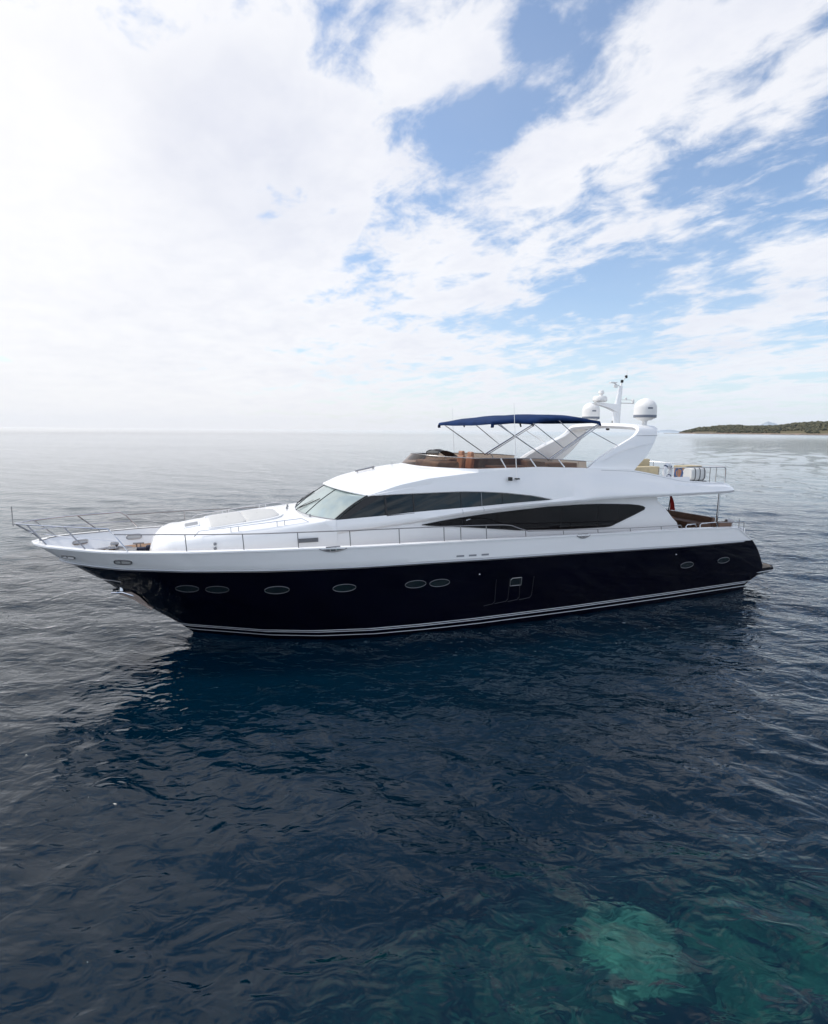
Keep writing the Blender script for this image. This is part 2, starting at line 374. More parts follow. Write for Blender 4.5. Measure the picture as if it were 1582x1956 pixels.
for s in (-1, 1):
    hull_line([(9.76,1.71),(9.78,.9),(9.70,.82),(9.36,.78)], .011, trim_m, 'exhaust_trim', s)
    hull_line([(10.29,1.70),(10.3,.94),(10.22,.86),(9.78,.82)], .011, trim_m, 'exhaust_trim', s)
    hull_line([(10.71,1.68),(10.75,.96),(10.68,.88),(10.3,.84)], .011, trim_m, 'exhaust_trim', s)
    hull_line([(11.28,1.70),(11.25,.98),(11.18,.90),(10.75,.86)], .011, trim_m, 'exhaust_trim', s)
    g = MB(); q = [(10.33,1.42),(10.77,1.42),(10.77,1.70),(10.40,1.70),(10.33,1.64)]
    g.add([hull_pt(x, z, .008, s)[0] for x, z in q], [tuple(range(5))]); o = g.build('shore_power_hatch', port_g, hull, smooth=False)
    hull_line(q + [q[0]], .014, chrome_d, 'hatch_rim', s, o)
    for x, z in [(9.09,1.96),(17.92,1.98)]:
        p = hull_pt(x, z, .01, s)[0]; MB().lathe([(0, .035), (.025, .025), (.035, 0), (.025, -.025), (0, -.035)], p, 10).build('drain_fitting', chrome, hull)
# bulwark fittings
def bul_pt(x, k, off=0.0, s=-1):
    f = lambda x, k: (lerp(dB(max(0, x + 3.65)) + .03, bA(x), k), lerp(zB(x), zA(x), k))
    y, z = f(x, k); y2, z2 = f(x + .1, k); y3, z3 = f(x, k + .1)
    a = Vector((.1, y2 - y, z2 - z)).normalized(); b = Vector((0, y3 - y, z3 - z)).normalized()
    n = a.cross(b); n = n if n.y > 0 else -n
    p = Vector((x, y, z)) + n * off
    S = lambda v: Vector((v.x, v.y * s, v.z))
    return S(p), S(n), S(a), S(b)
def hawse(x, k, s, a=.24, b=.085):
    P, n, ta, tb = bul_pt(x, k, .012, s); kk = 28
    sq = lambda t: (abs(math.cos(t)) ** .6 * math.copysign(1, math.cos(t)), abs(math.sin(t)) ** .6 * math.copysign(1, math.sin(t)))
    for inner in (0, 1):
        Q = P - n * (.17 * inner)
        ring = [Q + ta * a * sq(t)[0] + tb * b * sq(t)[1] for t in [2 * math.pi * i / kk for i in range(kk)]]
        o = MB().tube(ring, .022, 6, closed=True)
        if not inner:
            o.tube([P - ta * a * .25 - tb * b, P - ta * a * .25 + tb * b], .014, 6)
        ob = o.build('hawse_hole', chrome_d, bul)
        MB().add([Q - n * .003 * (1 if not inner else -1) + ta * a * .95 * sq(t)[0] + tb * b * .95 * sq(t)[1] for t in [2 * math.pi * i / kk for i in range(kk)]], [tuple(range(kk))]).build('opening', pad if True else black, ob, smooth=False)
for s in (-1, 1):
    hawse(-3.28, .45, s, .23, .075); hawse(-1.78, .42, s, .24, .085)
    for x0 in (4.05, 13.25):      # fairleads set into the cap rail
        o = MB(); pts = []
        L = .42 if x0 < 10 else .3
        for t in lin(-1, 1, 15):
            P, n, ta, tb = bul_pt(x0 + t * L, 1.0 - .17 * (1 - t * t), .02, s); pts.append(P)
        o.tube(pts, .016, 6)
        o.grid([[p + Vector((0, -s * .006, 0)) for p in pts], [bul_pt(x0 + t * L, 1.0, .018, s)[0] for t in lin(-1, 1, 15)]])
        for dx_ in (-.09, .09):
            P = bul_pt(x0 + dx_, .85, .03, s)[0]; Q = bul_pt(x0 + dx_, 1.06, -.01, s)[0]; o.tube([P, Q], .02, 8)
        Q = bul_pt(x0, 1.07, -.01, s)[0]; o.tube([Q - Vector((.22, 0, 0)), Q + Vector((.22, 0, 0))], .017, 8)
        o.build('mooring_fairlead', chrome_d, bul)
    for x0 in (8.3, 8.75, 9.22):
        P, n, ta, tb = bul_pt(x0, .22, .004, s)
        o = MB().add([P + ta * a + tb * b for a, b in ((-.14, -.03), (.14, -.03), (.14, .03), (-.14, .03))], [(0, 1, 2, 3)]).build('scupper', grey_l, bul, smooth=False)
# anchor pocket and anchor on the stem
ap = MB()
for s in (-1, 1):
    ap.add([hull_pt(x, z, .03, s)[0] for x, z in [(-1.98, 1.66), (-1.72, 1.74), (-1.5, 1.56), (-1.33, 1.27), (-1.28, 1.08)]] , [(0, 1, 2, 3, 4)])
ap.tube([(-2.2, 0, 1.62), (-1.75, 0, 1.38), (-1.2, 0, .94)], .05, 8)
anchor = ap.build('anchor_plate', mat('worn_steel', (.58, .46, .40), .4, metal=.25), hull)
an = MB().tube([(-2.02, -.30, 2.02), (-2.02, -.34, 1.72)], .045, 8, rr=[.02, .06]).tube([(-2.32, -.16, 1.64), (-2.0, -.3, 1.66), (-1.7, -.30, 1.52)], .04, 8)
an.tube([(-2.32, .16, 1.64), (-2.0, .3, 1.66), (-1.7, .30, 1.52)], .04, 8).tube([(-2.0, .3, 1.66), (-2.0, -.3, 1.66)], .035, 8)
an.build('anchor', chrome, yacht)
hull_line([(-2.55, 2.12), (-2.25, 2.14), (-1.98, 2.10)], .014, chrome_d, 'anchor_pocket_trim', -1)
hull_line([(-2.55, 2.12), (-2.25, 2.14), (-1.98, 2.10)], .014, chrome_d, 'anchor_pocket_trim', 1)
# swim platform
sp = MB(); plan = [(22.3, 2.90), (23.3, 2.92), (24.30, 2.84), (24.66, 2.50), (24.78, 1.2), (24.80, 0)]
pl = plan + [(x, -y) for x, y in reversed(plan[:-1])]
def pr(z, ins): return [(x - (ins if x > 23 else 0), y * (1 - ins * .12), z) for x, y in pl]
sp.grid([pr(.80, .06), pr(.83, .0), pr(.74, -.02), pr(.66, 0), pr(.46, .6), pr(.30, 1.5)])
plat = sp.build('swim_platform', navy, yacht, sharp=30)
MB().add(pr(.836, .09), [tuple(range(len(pl)))]).build('platform_planks', mat('dark_planks', (.13, .105, .08), .8, noise_scale=9, noise_amt=.2), plat, smooth=False)  # darker, greyer brown than the deck teak
MB().tube([(x + .02, y * 1.004, .70) for x, y in pl], .018, 6).build('platform_trim', white_line, plat)
for c_ in ((24.0, -2.4, .89), (23.8, -1.4, .89)): MB().box(c_, (.28, .16, .12), bev=.04).build('platform_cleat', chrome_d, plat)

# ------------------------------------------------------------------ coachroof (foredeck moulding)
yw = TS([(-1.2,.75),(-1.12,1.0),(-1.0,1.25),(-.6,1.62),(0,1.88),(1,2.12),(2.5,2.36),(4.4,2.47)], .08)
zs = TS([(-1.2,2.7),(-1.14,2.95),(-1.05,3.15),(-.85,3.38),(-.5,3.5),(.75,3.62),(1.6,3.72),(2.6,3.82),(3.6,3.9),(4.4,3.95)], .06)
zcr = TS([(-1.2,2.72),(-1.14,3.1),(-1.05,3.35),(-.85,3.55),(-.55,3.66),(-.3,3.62),(.2,3.70),(1,3.78),(2.6,3.92),(3.6,3.97),(4.4,3.97)], .05)
cr = MB(); rows = []
for x in [-1.2,-1.17,-1.14,-1.1,-1.05,-1.0,-.95,-.88,-.8,-.7,-.6,-.5,-.4,-.3,-.15,0,.25,.5,.8,1.2,1.6,2,2.4,2.8,3.2,3.6,4.0,4.4]:
    w, a, c = yw(x), zs(x), zcr(x); f = lerp(1, .12, min(max((x - 2.6) / 1.8, 0), 1))
    zl = min(2.5, a - .05)
    if x == 4.4: rows.append([(4.358, y_, z_) for y_, z_ in ((2.479,2.4),(2.462,3.1),(2.476,3.5),(2.493,3.6),(2.455,3.78),(2.43,3.95),(1.6,3.96),(.8,3.97),(0,3.97))]); continue
    rows.append([(x, w, zl), (x, w - .01, lerp(zl, a, .55)), (x, w - .03, a - .22 * f - .02), (x, w - .06 * f - .02, a - .10 * f), (x, w - .14 * f - .02, a - .03 * f), (x, w - .30 * f - .02, lerp(a, c, .25)), (x, w * .68, lerp(a, c, .6)), (x, w * .35, lerp(a, c, .9)), (x, 0, c)])
cr.both(rows); cr.grid([[(-1.2, yw(-1.2), 2.4), (-1.2, -yw(-1.2), 2.4)], [(-1.2, yw(-1.2), zs(-1.2)), (-1.2, -yw(-1.2), zs(-1.2))]])
coach = cr.build('coachroof', gel, yacht, sharp=40)
def crz(x, y):
    a, c = zs(x), zcr(x); t = min(abs(y) / yw(x), 1); return lerp(c, a, max(0, (t - .1)) ** 1.4)
def rr_rect(x0, x1, y0, y1, r, n=6, ra=None):
    P = []
    for cx, cy_, a0, q in ((x1, y1, 0, ra or r), (x0, y1, 90, r), (x0, y0, 180, r), (x1, y0, 270, ra or r)):
        sx = -q if cx == x1 else q; sy = -q if cy_ == y1 else q
        for i in range(n + 1):
            a = R(a0 + 90 * i / n); P.append((cx + sx + q * math.cos(a), cy_ + sy + q * math.sin(a)))
    return P
def slab(poly, h, name, m, parent, base=-.02, ins=.05):
    g = MB(); c = (sum(p[0] for p in poly) / len(poly), sum(p[1] for p in poly) / len(poly))
    def ringq(k, dz): return [(lerp(x, c[0], k), lerp(y, c[1], k), crz(lerp(x, c[0], k), lerp(y, c[1], k)) + dz) for x, y in poly]
    g.grid([ringq(0, base), ringq(0, h - .02), ringq(.02, h - .005), ringq(ins, h)] + [ringq(k, h + .006) for k in (.2, .4, .6, .8, .97)], closed=True)
    return g.build(name, m, parent, sharp=50)
rim = MB(); pp = rr_rect(.52, 2.98, -1.34, 1.34, .3, 8, .8)
rim.grid([[(x, y, crz(x, y) - .02) for x, y in pp], [(x, y, crz(x, y) + .05) for x, y in pp], [(lerp(x, 1.8, .035), lerp(y, 0, .035), crz(x, y) + .06) for x, y in pp], [(lerp(x, 1.8, .07), lerp(y, 0, .07), crz(x, y) + .0) for x, y in pp]], closed=True)
rim.build('sun_pad_surround', gel, coach, sharp=60)
slab(rr_rect(.66, 1.74, -1.2, 1.2, .22), .055, 'sun_pad', pad, coach)
slab(rr_rect(1.77, 2.84, -1.2, 1.2, .08, 6, .62), .055, 'sun_pad', pad, coach)
hb = slab(rr_rect(-.16, .36, -.62, .10, .06), .035, 'deck_hatch', gel, coach); slab(rr_rect(-.11, .31, -.57, .05, .04), .042, 'hatch_pane', grey_l, coach)
for s in (-1, 1):
    pts = [(.15, s * 1.98, crz(.15, 1.95) + .02)] + [(x, s * (yw(x) - .22), zs(x) + .14) for x in (.3, 1.2, 2.2, 3.3)] + [(3.5, s * 2.25, zs(3.5) + .02)]
    g = MB().tube(pts, .014, 6)
    for x in (1.2, 1.42, 2.55, 2.78): g.tube([(x, s * (yw(x) - .22), zs(x) + .14), (x, s * (yw(x) - .22), zs(x) - .05)], .012, 6)
    g.build('grab_rail', chrome, coach)
MB().box((-.7, 0, 2.9), (.35, 1.6, .75), bev=.12).build('foredeck_seat', gel_d, coach)

# ------------------------------------------------------------------ deckhouse walls, wide body and overhang
zob = TS([(4.35,3.50),(7,3.72),(8.9,3.95),(10.5,4.08),(12.1,4.16),(14.3,4.24),(15.8,4.27),(18.4,4.27),(21.9,4.29)], .4)
yo = TS([(4.35,2.475),(7,2.52),(9,2.66),(11,2.80),(13,2.9),(20,2.92),(21.0,2.87),(21.6,2.70),(21.9,2.40)], .15)
zbelt = TS([(4.35,3.95),(6,4.02),(6.9,4.08),(9.5,4.19),(10.9,4.27),(12.2,4.33),(13,4.42),(15,4.50),(18,4.46),(21.9,4.37)], .15)
ybelt = TS([(4.35,2.43),(8,2.50),(10,2.60),(12.2,2.76),(14,2.90),(20,2.90),(21.0,2.86),(21.6,2.70),(21.9,2.40)], .15)
zG = TS([(4.35,4.6),(5.45,4.645),(6.8,4.67),(8.74,4.695),(9.5,4.67),(10.4,4.61),(11.5,4.48),(12.2,4.34)], .12)
yG = TS([(5.45,2.24),(8,2.38),(10,2.54),(12.2,2.75)], .15)
zcre = TS([(5.45,4.67),(5.68,4.72),(6.53,4.98),(7.59,5.18),(9.07,5.33),(10.1,5.42),(11.2,5.5),(11.83,5.51),(13.6,5.45),(15.95,5.34),(16.6,5.24),(17.6,5.06),(18.6,4.87),(20,4.76),(20.95,4.71),(21.5,4.60),(21.9,4.50)], .12)
ycre = TS([(5.45,2.22),(7.6,2.34),(9.4,2.44),(11,2.55),(13,2.62),(20,2.72),(21.0,2.66),(21.6,2.50),(21.9,2.25)], .15)
wall = MB(); xend = T([(2.4,18.95),(3.05,18.77),(3.4,18.34),(3.71,18.06),(4.05,17.6),(4.3,17.55)])
rows = []
for k in range(9):
    row = []
    for i in range(60):
        x = 4.35 + (17.6 - 4.35) * i / 59; z = lerp(2.4, zob(x) + .005, k / 8); x2 = lerp(4.35, xend(z), i / 59)
        row.append((x2, lerp(2.48, 2.45, k / 8), z))
    rows.append(row)
wall.both(rows); house = wall.build('deckhouse', gel, yacht)
xo = lin(4.35, 21.2, 90) + [21.35, 21.5, 21.62, 21.72, 21.8, 21.86, 21.9]
body = MB(); rows = []
for x in xo:
    zo, y1, zb_, yb_ = zob(x), yo(x), zbelt(x), ybelt(x)
    rows.append([(x, 2.2 if x > 17.5 else 2.44, zo), (x, y1 - .03, zo), (x, y1, zo + .035), (x, y1 + .02, zo + .10), (x, lerp(y1, yb_, .5) + .02, lerp(zo + .10, zb_, .5)), (x, yb_, zb_)])
body.both(rows)
up_ = MB(); rows = []; 
for x in [v for v in [5.45] + xo if v >= 5.45]:
    if x < 12.2: g0 = (x, yG(x), zG(x))
    else: g0 = (x, ybelt(x), zbelt(x))
    c0 = (x, ycre(x), zcre(x))
    m1 = tuple(lerp(g0[i], c0[i], .52) for i in range(3)); m1 = (m1[0], m1[1] + .035, m1[2]); m2 = tuple(lerp(g0[i], c0[i], .60) for i in range(3)); m2 = (m2[0], m2[1] + .012, m2[2])
    lift = min(max((x - 5.45) / .8, 0), 1)
    g1 = (x, g0[1] + .05 * lift * (1 if x < 12.2 else 0), g0[2] + .03 * lift * (1 if x < 12.2 else 0))
    rows.append([g0, g1, m1, m2, (x, c0[1] + .012, c0[2] - .05), c0])
body.both(rows)
body.grid([[(x, s * y, z) for x, y, z in [(21.9, 2.40, zob(21.9)), (21.9, 2.42, 4.4), (21.9, 2.25, 4.5)]] for s in (-1, -.5, 0, .5, 1)])
wide = body.build('superstructure', gel, yacht, sharp=28)
un = MB(); un.grid([[(x, s * 2.46, zob(x) - .002) for x in lin(17.0, 21.9, 12)] for s in (-1, 0, 1)])
un.build('overhang_ceiling', gel_d, wide)
# aft saloon bulkhead
ab = MB().box((17.5, 0, 3.35), (.08, 4.86, 1.85)); o = ab.build('aft_bulkhead', gel, house)
MB().box((17.56, 0, 3.3), (.04, 3.4, 1.7), bev=.01).build('saloon_door', glass_l, o)

# glass
gl = MB(); n = 60
bot = [(lerp(4.35, 12.22, i / (n - 1)),) for i in range(n)]; rows = []
for k in lin(0, 1, 6):
    row = []
    for i in range(n):
        t = i / (n - 1); xb = lerp(4.36, 12.2, t); xt = lerp(5.46, 12.2, t)
        a = (xb, ybelt(xb) - .03, zbelt(xb) - .01); b = (xt, yG(xt) - .03, zG(xt) + .005)
        row.append(tuple(lerp(a[j], b[j], k) for j in range(3)))
    rows.append(row)
gl.both(rows); sideg = gl.build('side_window', glass_u, wide)
def side_pt(x, k, off=.0):  # point on the side window, x at its foot
    t = (x - 4.36) / (12.2 - 4.36); xt = lerp(5.46, 12.2, t)
    return (lerp(x, xt, k), lerp(ybelt(x), yG(xt), k) - .03 + off, lerp(zbelt(x), zG(xt), k))
for s in (-1, 1):
    for xf, w, m in ((6.03, .035, black), (7.0, .02, black), (8.72, .008, black), (9.5, .012, grey_l), (10.3, .006, black)):
        # verticals
        t = (xf - 4.36) / (12.2 - 4.36)
        P = [(xf, s * (ybelt(xf) - .02), zbelt(xf) - .01), (xf + .0, s * (yG(max(5.5, xf)) - .02), zG(xf))]
        MB().tube(P, w, 6).build('window_mullion', m, sideg)
    MB().tube([(6.03, s * (ybelt(6.03) - .01), zbelt(6.03) - .02), (7.0, s * (ybelt(7.0) - .01), zbelt(7.0) - .03)], .022, 6).build('door_sill', black, sideg)
    pil = [(4.36, ybelt(4.36) - .02, zbelt(4.36)), (4.66, ybelt(4.66) - .015, zbelt(4.66) + .01), (5.95, yG(5.95) - .01, zG(5.95)), (5.46, yG(5.46) - .02, zG(5.46))]
    MB().add([(x, s * y, z) for x, y, z in pil], [(0, 1, 2, 3)]).build('window_pillar', black, sideg, smooth=False)
sal = [(7.27,3.64),(8.0,3.735),(8.73,3.81),(9.45,3.87),(10.2,3.92),(10.95,3.96),(12.31,4.03),(13.74,4.05),(14.61,4.04),(15.51,4.0),(16.18,3.96),(16.6,3.91),(16.82,3.86),(16.93,3.80),(16.9,3.73),(16.45,3.56),(15.75,3.32),(15.35,3.18),(15.2,3.145),(15.0,3.13),(13.18,3.15),(11.08,3.24),(10.17,3.34),(9.0,3.47),(8.05,3.56),(7.5,3.61)]
for s in (-1, 1):
    yy = s * 2.492
    o = MB().add([(x, yy, z) for x, z in sal], [tuple(range(len(sal)))]).build('saloon_window', glass_l, house, smooth=False)
    MB().tube([(x, yy, z) for x, z in sal], .013, 6, closed=True).build('window_seal', black, o)
    for x, za, zb_ in ((12.9, 3.16, 4.03), (14.6, 3.14, 4.03), (15.6, 3.27, 3.99)):
        MB().tube([(x, yy * 1.001, za), (x, yy * 1.001, zb_)], .007, 5).build('window_seam', black, o)
    MB().tube([(9.5, s * 2.84, 4.70 - .4), (9.5, s * 2.88, 3.7), (9.52, s * 2.9, 2.6)], .012, 6).build('grab_pole', chrome_d, house) if False else None
    # louvre and small marks on the deckhouse side
    lv_ = MB().box((3.45, s * 2.445, 3.36), (.62, .02, .13))
    lo = lv_.build('engine_louvre', grey_l, coach)
    for i in range(4): MB().box((3.45, s * 2.458, 3.318 + i * .03), (.6, .01, .008)).build('louvre_slat', trim_m, lo)
    sock = MB()
    for zz in (3.22, 3.36): sock.lathe([(.0, .05), (.035, .04), (.045, 0), (.035, -.04), (0, -.05)], (.72, s * 2.06, zz), 10)
    sock.build('deck_socket', grey_l, coach)
    hl = MB().box((9.0, s * 2.50, 3.73), (.16, .02, .035), ry=-.2).build('door_handle', chrome, house)

for s in (-1, 1):
    for xs2 in (8.72, 9.5):
        MB().tube([(xs2, s * (ybelt(xs2) + .006), zbelt(xs2) - .02), (xs2, s * (lerp(yo(xs2), ybelt(xs2), .5) + .024), lerp(zob(xs2) + .1, zbelt(xs2), .5)), (xs2, s * (yo(xs2) + .022), zob(xs2) + .10), (xs2, s * (yo(xs2) + .004), zob(xs2) + .03)], .006, 5).build('panel_seam', grey_l, wide)
    MB().tube([(x, s * (ycre(x) + .014), zcre(x) - .055) for x in lin(14.5, 21.2, 24)], .006, 5).build('panel_seam', grey_l, wide)
# windscreen
ws = MB(); rows = []
def ws_pt(v, k, off=0.0):
    a = abs(v); b = (3.60 + .76 * a ** 2.3, v * 2.42, 3.955); t = (4.74 + .74 * a ** 2.4, v * 2.24, lerp(4.82, 4.645, a ** 1.5))
    p = [lerp(b[i], t[i], k) for i in range(3)]; p[2] += .05 * math.sin(math.pi * k); p[0] -= off; p[2] += off; return tuple(p)
for k in lin(0, 1, 9): rows.append([ws_pt(v, k) for v in lin(-1, 1, 41)])
ws.grid(rows); wscreen = ws.build('windscreen', glass_w, wide)
for v_ in (-.37, .37): MB().tube([ws_pt(v_, k, .004) for k in lin(0, 1, 8)], .016, 6).build('windscreen_mullion', trim_m, wscreen)
MB().tube([ws_pt(v, .0, .01) for v in lin(-1, 1, 41)], .018, 6).build('windscreen_seal', grey_l, wscreen)
for s in (-1, 1):
    MB().tube([ws_pt(s * .985, k, .006) for k in lin(0, 1, 8)], .035, 6).build('windscreen_pillar', black, wscreen)
for v0, v1, k1 in ((.62, .30, .62), (.06, -.34, .50), (-.55, -.80, .45)):
    if v0 < -.5: continue
    w_ = MB().tube([ws_pt(v0, -.02, .03), ws_pt(lerp(v0, v1, .45), k1 * .45, .055)], .012, 6)
    w_.tube([ws_pt(lerp(v0, v1, .1), k1 * .08, .035), ws_pt(v1, k1, .03)], .016, 6).tube([ws_pt(lerp(v0, v1, .1) + .02, k1 * .08, .05), ws_pt(lerp(v0, v1, .8) + .02, k1 * .8, .05)], .008, 6)
    w_.build('wiper', black, wscreen)
for x, y in ((3.45, 1.25), (3.32, .62), (3.72, -1.45)):
    MB().lathe([(.0, .11), (.03, .10), (.035, .04), (.05, 0)], (x, y, 3.93), 10).build('deck_light', chrome_d, coach)

# roof over the helm
rf = MB(); SS = lin(0, 1, 22)
zcen = TS([(0,4.84),(.1,4.98),(.19,5.1),(.49,5.32),(.8,5.47),(1,5.52)], .06)
zsd = lambda s: zcre(lerp(5.45, 9.4, s))
def roof_pt(v, s):
    a = abs(v); x = lerp(4.62 + .83 * a ** 2.6, 7.6 + 1.8 * a ** 2.6, s); z = lerp(zcen(s), zsd(s), a ** 2.4)
    xs_side = lerp(5.45, 9.4, s)
    return (x, v * lerp(ycre(max(5.45, x)), ycre(xs_side), a), z)
VV = lin(-1, 1, 45)
rows = [[(roof_pt(v, 0)[0] + .10, roof_pt(v, 0)[1] * .985, roof_pt(v, 0)[2] - .045) for v in VV], [(roof_pt(v, 0)[0] - .0, roof_pt(v, 0)[1], roof_pt(v, 0)[2] - .03) for v in VV]]
rows += [[roof_pt(v, s) for v in VV] for s in SS]
def lip(v): p = roof_pt(v, 1.0); a = abs(v); return p[0], p[1], lerp(5.545, 5.47, a)
path = [lip(v) for v in VV]                                   # starboard?  runs y -..+
sidex = lin(9.55, 19.0, 40); zct = lambda x: max(zcre(x), T([(9.4,5.47),(10.5,5.49),(11.3,5.5),(11.4,5.0)])(x))
rows.append([(p[0] + .02, p[1] * .985, p[2]) for p in path])
rows.append([(p[0] + .12, p[1] * .95, p[2] + .002) for p in path])
rf.grid(rows)
for s in (-1, 1):
    rf.grid([[(x, s * ycre(x), zcre(x)) for x in [9.4] + sidex], [(x, s * (ycre(x) - .04), zct(x)) for x in [9.4] + sidex], [(x, s * (ycre(x) - .13), zct(x) + .002) for x in [9.4] + sidex]])
roof = rf.build('helm_roof', gel, wide, sharp=32)
inl = MB()
inp = [(p[0] + .12, p[1] * .95, p[2]) for p in path]
inl.grid([inp, [(p[0] + .03, p[1], 4.74) for p in inp]])
for s in (-1, 1):
    inl.grid([[(x, s * (ycre(x) - .13), zct(x)) for x in [9.5] + sidex], [(x, s * (ycre(x) - .15), min(4.74, zct(x) - .02)) for x in [9.5] + sidex]])
inl.build('coaming_lining', brown, roof)
fl = MB(); fl.grid([[(x, s * (ycre(x) - .12) * (1 if x > 9.4 else (max(0, (x - 7.7) / 1.7)) ** .45), min(4.745, zcre(x) - .01)) for x in lin(7.75, 21.88, 50)] for s in (-1, -.5, 0, .5, 1)])
fl.build('flybridge_deck', gel_d, wide)
# small fittings on the roof
for (x, y) in ((5.75, .25), (5.9, .25), (6.35, .25)):
    pass
rz = lambda x, y: lerp(zcen((x - 4.62) / 2.98), zsd((x - 4.62) / 2.98), (abs(y) / 2.3) ** 2.4)
MB().tube([(5.72, .1, rz(5.72, .1) + .06), (6.45, .1, rz(6.45, .1) + .06)], .03, 8).tube([(5.8, .1, rz(5.8, .1)), (5.8, .1, rz(5.8, .1) + .08)], .025, 8).tube([(6.4, .1, rz(6.4, .1)), (6.4, .1, rz(6.4, .1) + .10)], .035, 8).build('horn', chrome_d, roof)
MB().tube([(7.1, 0, rz(7.1, 0)), (7.1, 0, rz(7.1, 0) + .13)], .012, 6).build('roof_stud', chrome, roof)
# navigation light and whip aerials
MB().box((10.52, -2.70, 5.12), (.11, .14, .13), bev=.02).build('navigation_light', black, roof); MB().box((10.80, -2.70, 5.12), (.15, .12, .05), bev=.01).build('aerial_mount', black, roof)
MB().tube([(10.80, -2.72, 5.12), (10.74, -2.70, 5.6), (10.61, -2.62, 7.75)], .012, 6, rr=[.02, .014, .007]).build('whip_aerial', gel, roof)
MB().tube([(11.0, 2.62, 5.12), (10.95, 2.62, 5.6), (10.8, 2.6, 7.75)], .012, 6, rr=[.02, .012, .006]).build('whip_aerial', gel, roof)

# flybridge tinted screen with its rail
scp = [(p[0] + .05, p[1] * .975, p[2]) for p in path]
xsd = [x for x in sidex if x < 13.95]
left = [(x, -(ycre(x) - .08), zct(x)) for x in reversed(xsd)]; right = [(x, (ycre(x) - .08), zct(x)) for x in xsd]
base = left + scp + right
def stop(p):
    x = p[0]; h = T([(7.6,.37),(9.4,.36),(11,.32),(13,.27),(14,.24)])(x); rake = T([(7.6,.42),(8.6,.30),(9.4,.12),(11,.06),(14,.02)])(x)
    return (x + rake, p[1] * (1 - .03), p[2] + h)
tops = [stop(p) for p in base]
sc = MB().grid([base, [tuple(lerp(a[i], b[i], .5) for i in range(3)) for a, b in zip(base, tops)], tops]); screen = sc.build('flybridge_screen', acrylic, roof)
MB().tube(tops, .017, 6).build('screen_rail', chrome_d, screen)
for s in (-1, 1):
    for x in (10.35, 11.45, 12.65):
        i = min(range(len(base)), key=lambda j: abs(base[j][0] - x) + (10 if base[j][1] * s < 0 else 0)); a, b = base[i], tops[i]
        MB().tube([(a[0] + .22, a[1], a[2]), (b[0] - .05, b[1], b[2])], .026, 6).build('screen_stanchion', gel, screen)
# helm console, mesh visor, seats, sofas
MB().box((8.95, .1, 5.2), (.9, 2.2, .9), bev=.12).build('helm_console', mat('console_moulding', (.20, .13, .095), .5, noise_scale=3, noise_amt=.4), yacht)
vs = MB(); rows = []
for y in lin(-.55, .55, 9): rows.append([(8.66 + .03 * abs(y), y, 5.78), (8.74, y, 5.98), (8.88, y, 6.08 - .1 * abs(y)), (9.05, y, 6.08 - .1 * abs(y)), (9.28, y, 5.96), (9.55, y, 5.78)])
vis = vs.grid(rows).build('console_visor', mesh_f, yacht)
for y in (-.55, .55): MB().tube(rows[0 if y < 0 else -1], .018, 6).build('visor_frame', black, vis)
def seat(x, y, z0, m):
    g = MB().box((x, y, z0 + .45), (.5, .52, .14), bev=.05).box((x + .27, y, z0 + .78), (.14, .5, .62), bev=.06, ry=.12).box((x + .31, y, z0 + 1.15), (.13, .34, .22), bev=.05)
    o = g.build('helm_seat', m, yacht); MB().tube([(x, y, z0), (x, y, z0 + .4)], .06, 10).build('pedestal', chrome_d, o)
seat(9.62, -.82, 4.74, tan); seat(9.75, .18, 4.74, tan)
def sofa(name, c, d, m, back=None, rz_=0):
    g = MB().box(c, d, bev=.06)
    for b in back or []: g.box(b[0], b[1], bev=.06)
    return g.build(name, m, yacht)
sofa('flybridge_sofa', (12.2, 1.55, 4.98), (3.6, .75, .44), brown, [((12.2, 2.05, 5.28), (3.7, .2, .6)), ((14.0, 1.2, 5.2), (.25, 1.7, .6))])
sofa('flybridge_sofa', (12.0, -1.75, 4.98), (2.6, .6, .44), brown, [((12.0, -2.1, 5.2), (2.7, .16, .5))])
sofa('flybridge_table', (12.2, .4, 5.35), (1.5, .8, .06), tan); 
sofa('wet_bar', (15.6, 1.5, 5.05), (1.6, .7, .66), brown)
sofa('aft_sofa', (19.6, 1.0, 4.96), (2.4, .7, .44), cream, [((19.6, 1.45, 5.2), (2.5, .22, .62)), ((18.3, .4, 5.15), (.22, 1.6, .55))])
MB().tube([(18.2, 1.42, 5.53), (21.0, 1.42, 5.42)], .03, 8).build('sofa_capping', gel, yacht)

# ------------------------------------------------------------------ radar arch
xf = TS([(5.2,13.6),(5.44,14.0),(5.83,14.60),(6.3,15.60),(6.6,16.28),(6.78,16.50),(6.98,16.62)], .03); xr = TS([(5.2,16.2),(5.44,16.45),(5.83,16.95),(6.3,17.36),(6.6,17.54),(6.98,17.68)], .03)
secs = []
def arch_sec(y, z, nx, x0, x1):    # nx: outward normal in the y-z plane
    t = .11; ny, nz = nx
    prof = [(x0, 0), (x0 + .05, t), (x0 + .25, t * 1.1), (lerp(x0, x1, .5), t * .9), (x1 - .05, t * .6), (x1, 0), (x1 - .08, -t * .6), (lerp(x0, x1, .5), -t), (x0 + .12, -t)]
    return [(x, y + ny * o, z + nz * o) for x, o in prof]
zz = [5.1, 5.44, 5.7, 5.95, 6.2, 6.4, 6.55, 6.65, 6.74, 6.82]
yl = lambda z: T([(5.1,2.46),(5.44,2.42),(6.0,2.33),(6.5,2.24),(6.8,2.16)])(z)
for z in zz: secs.append(arch_sec(-yl(z), z, (-.98, .17), xf(z), xr(z)))
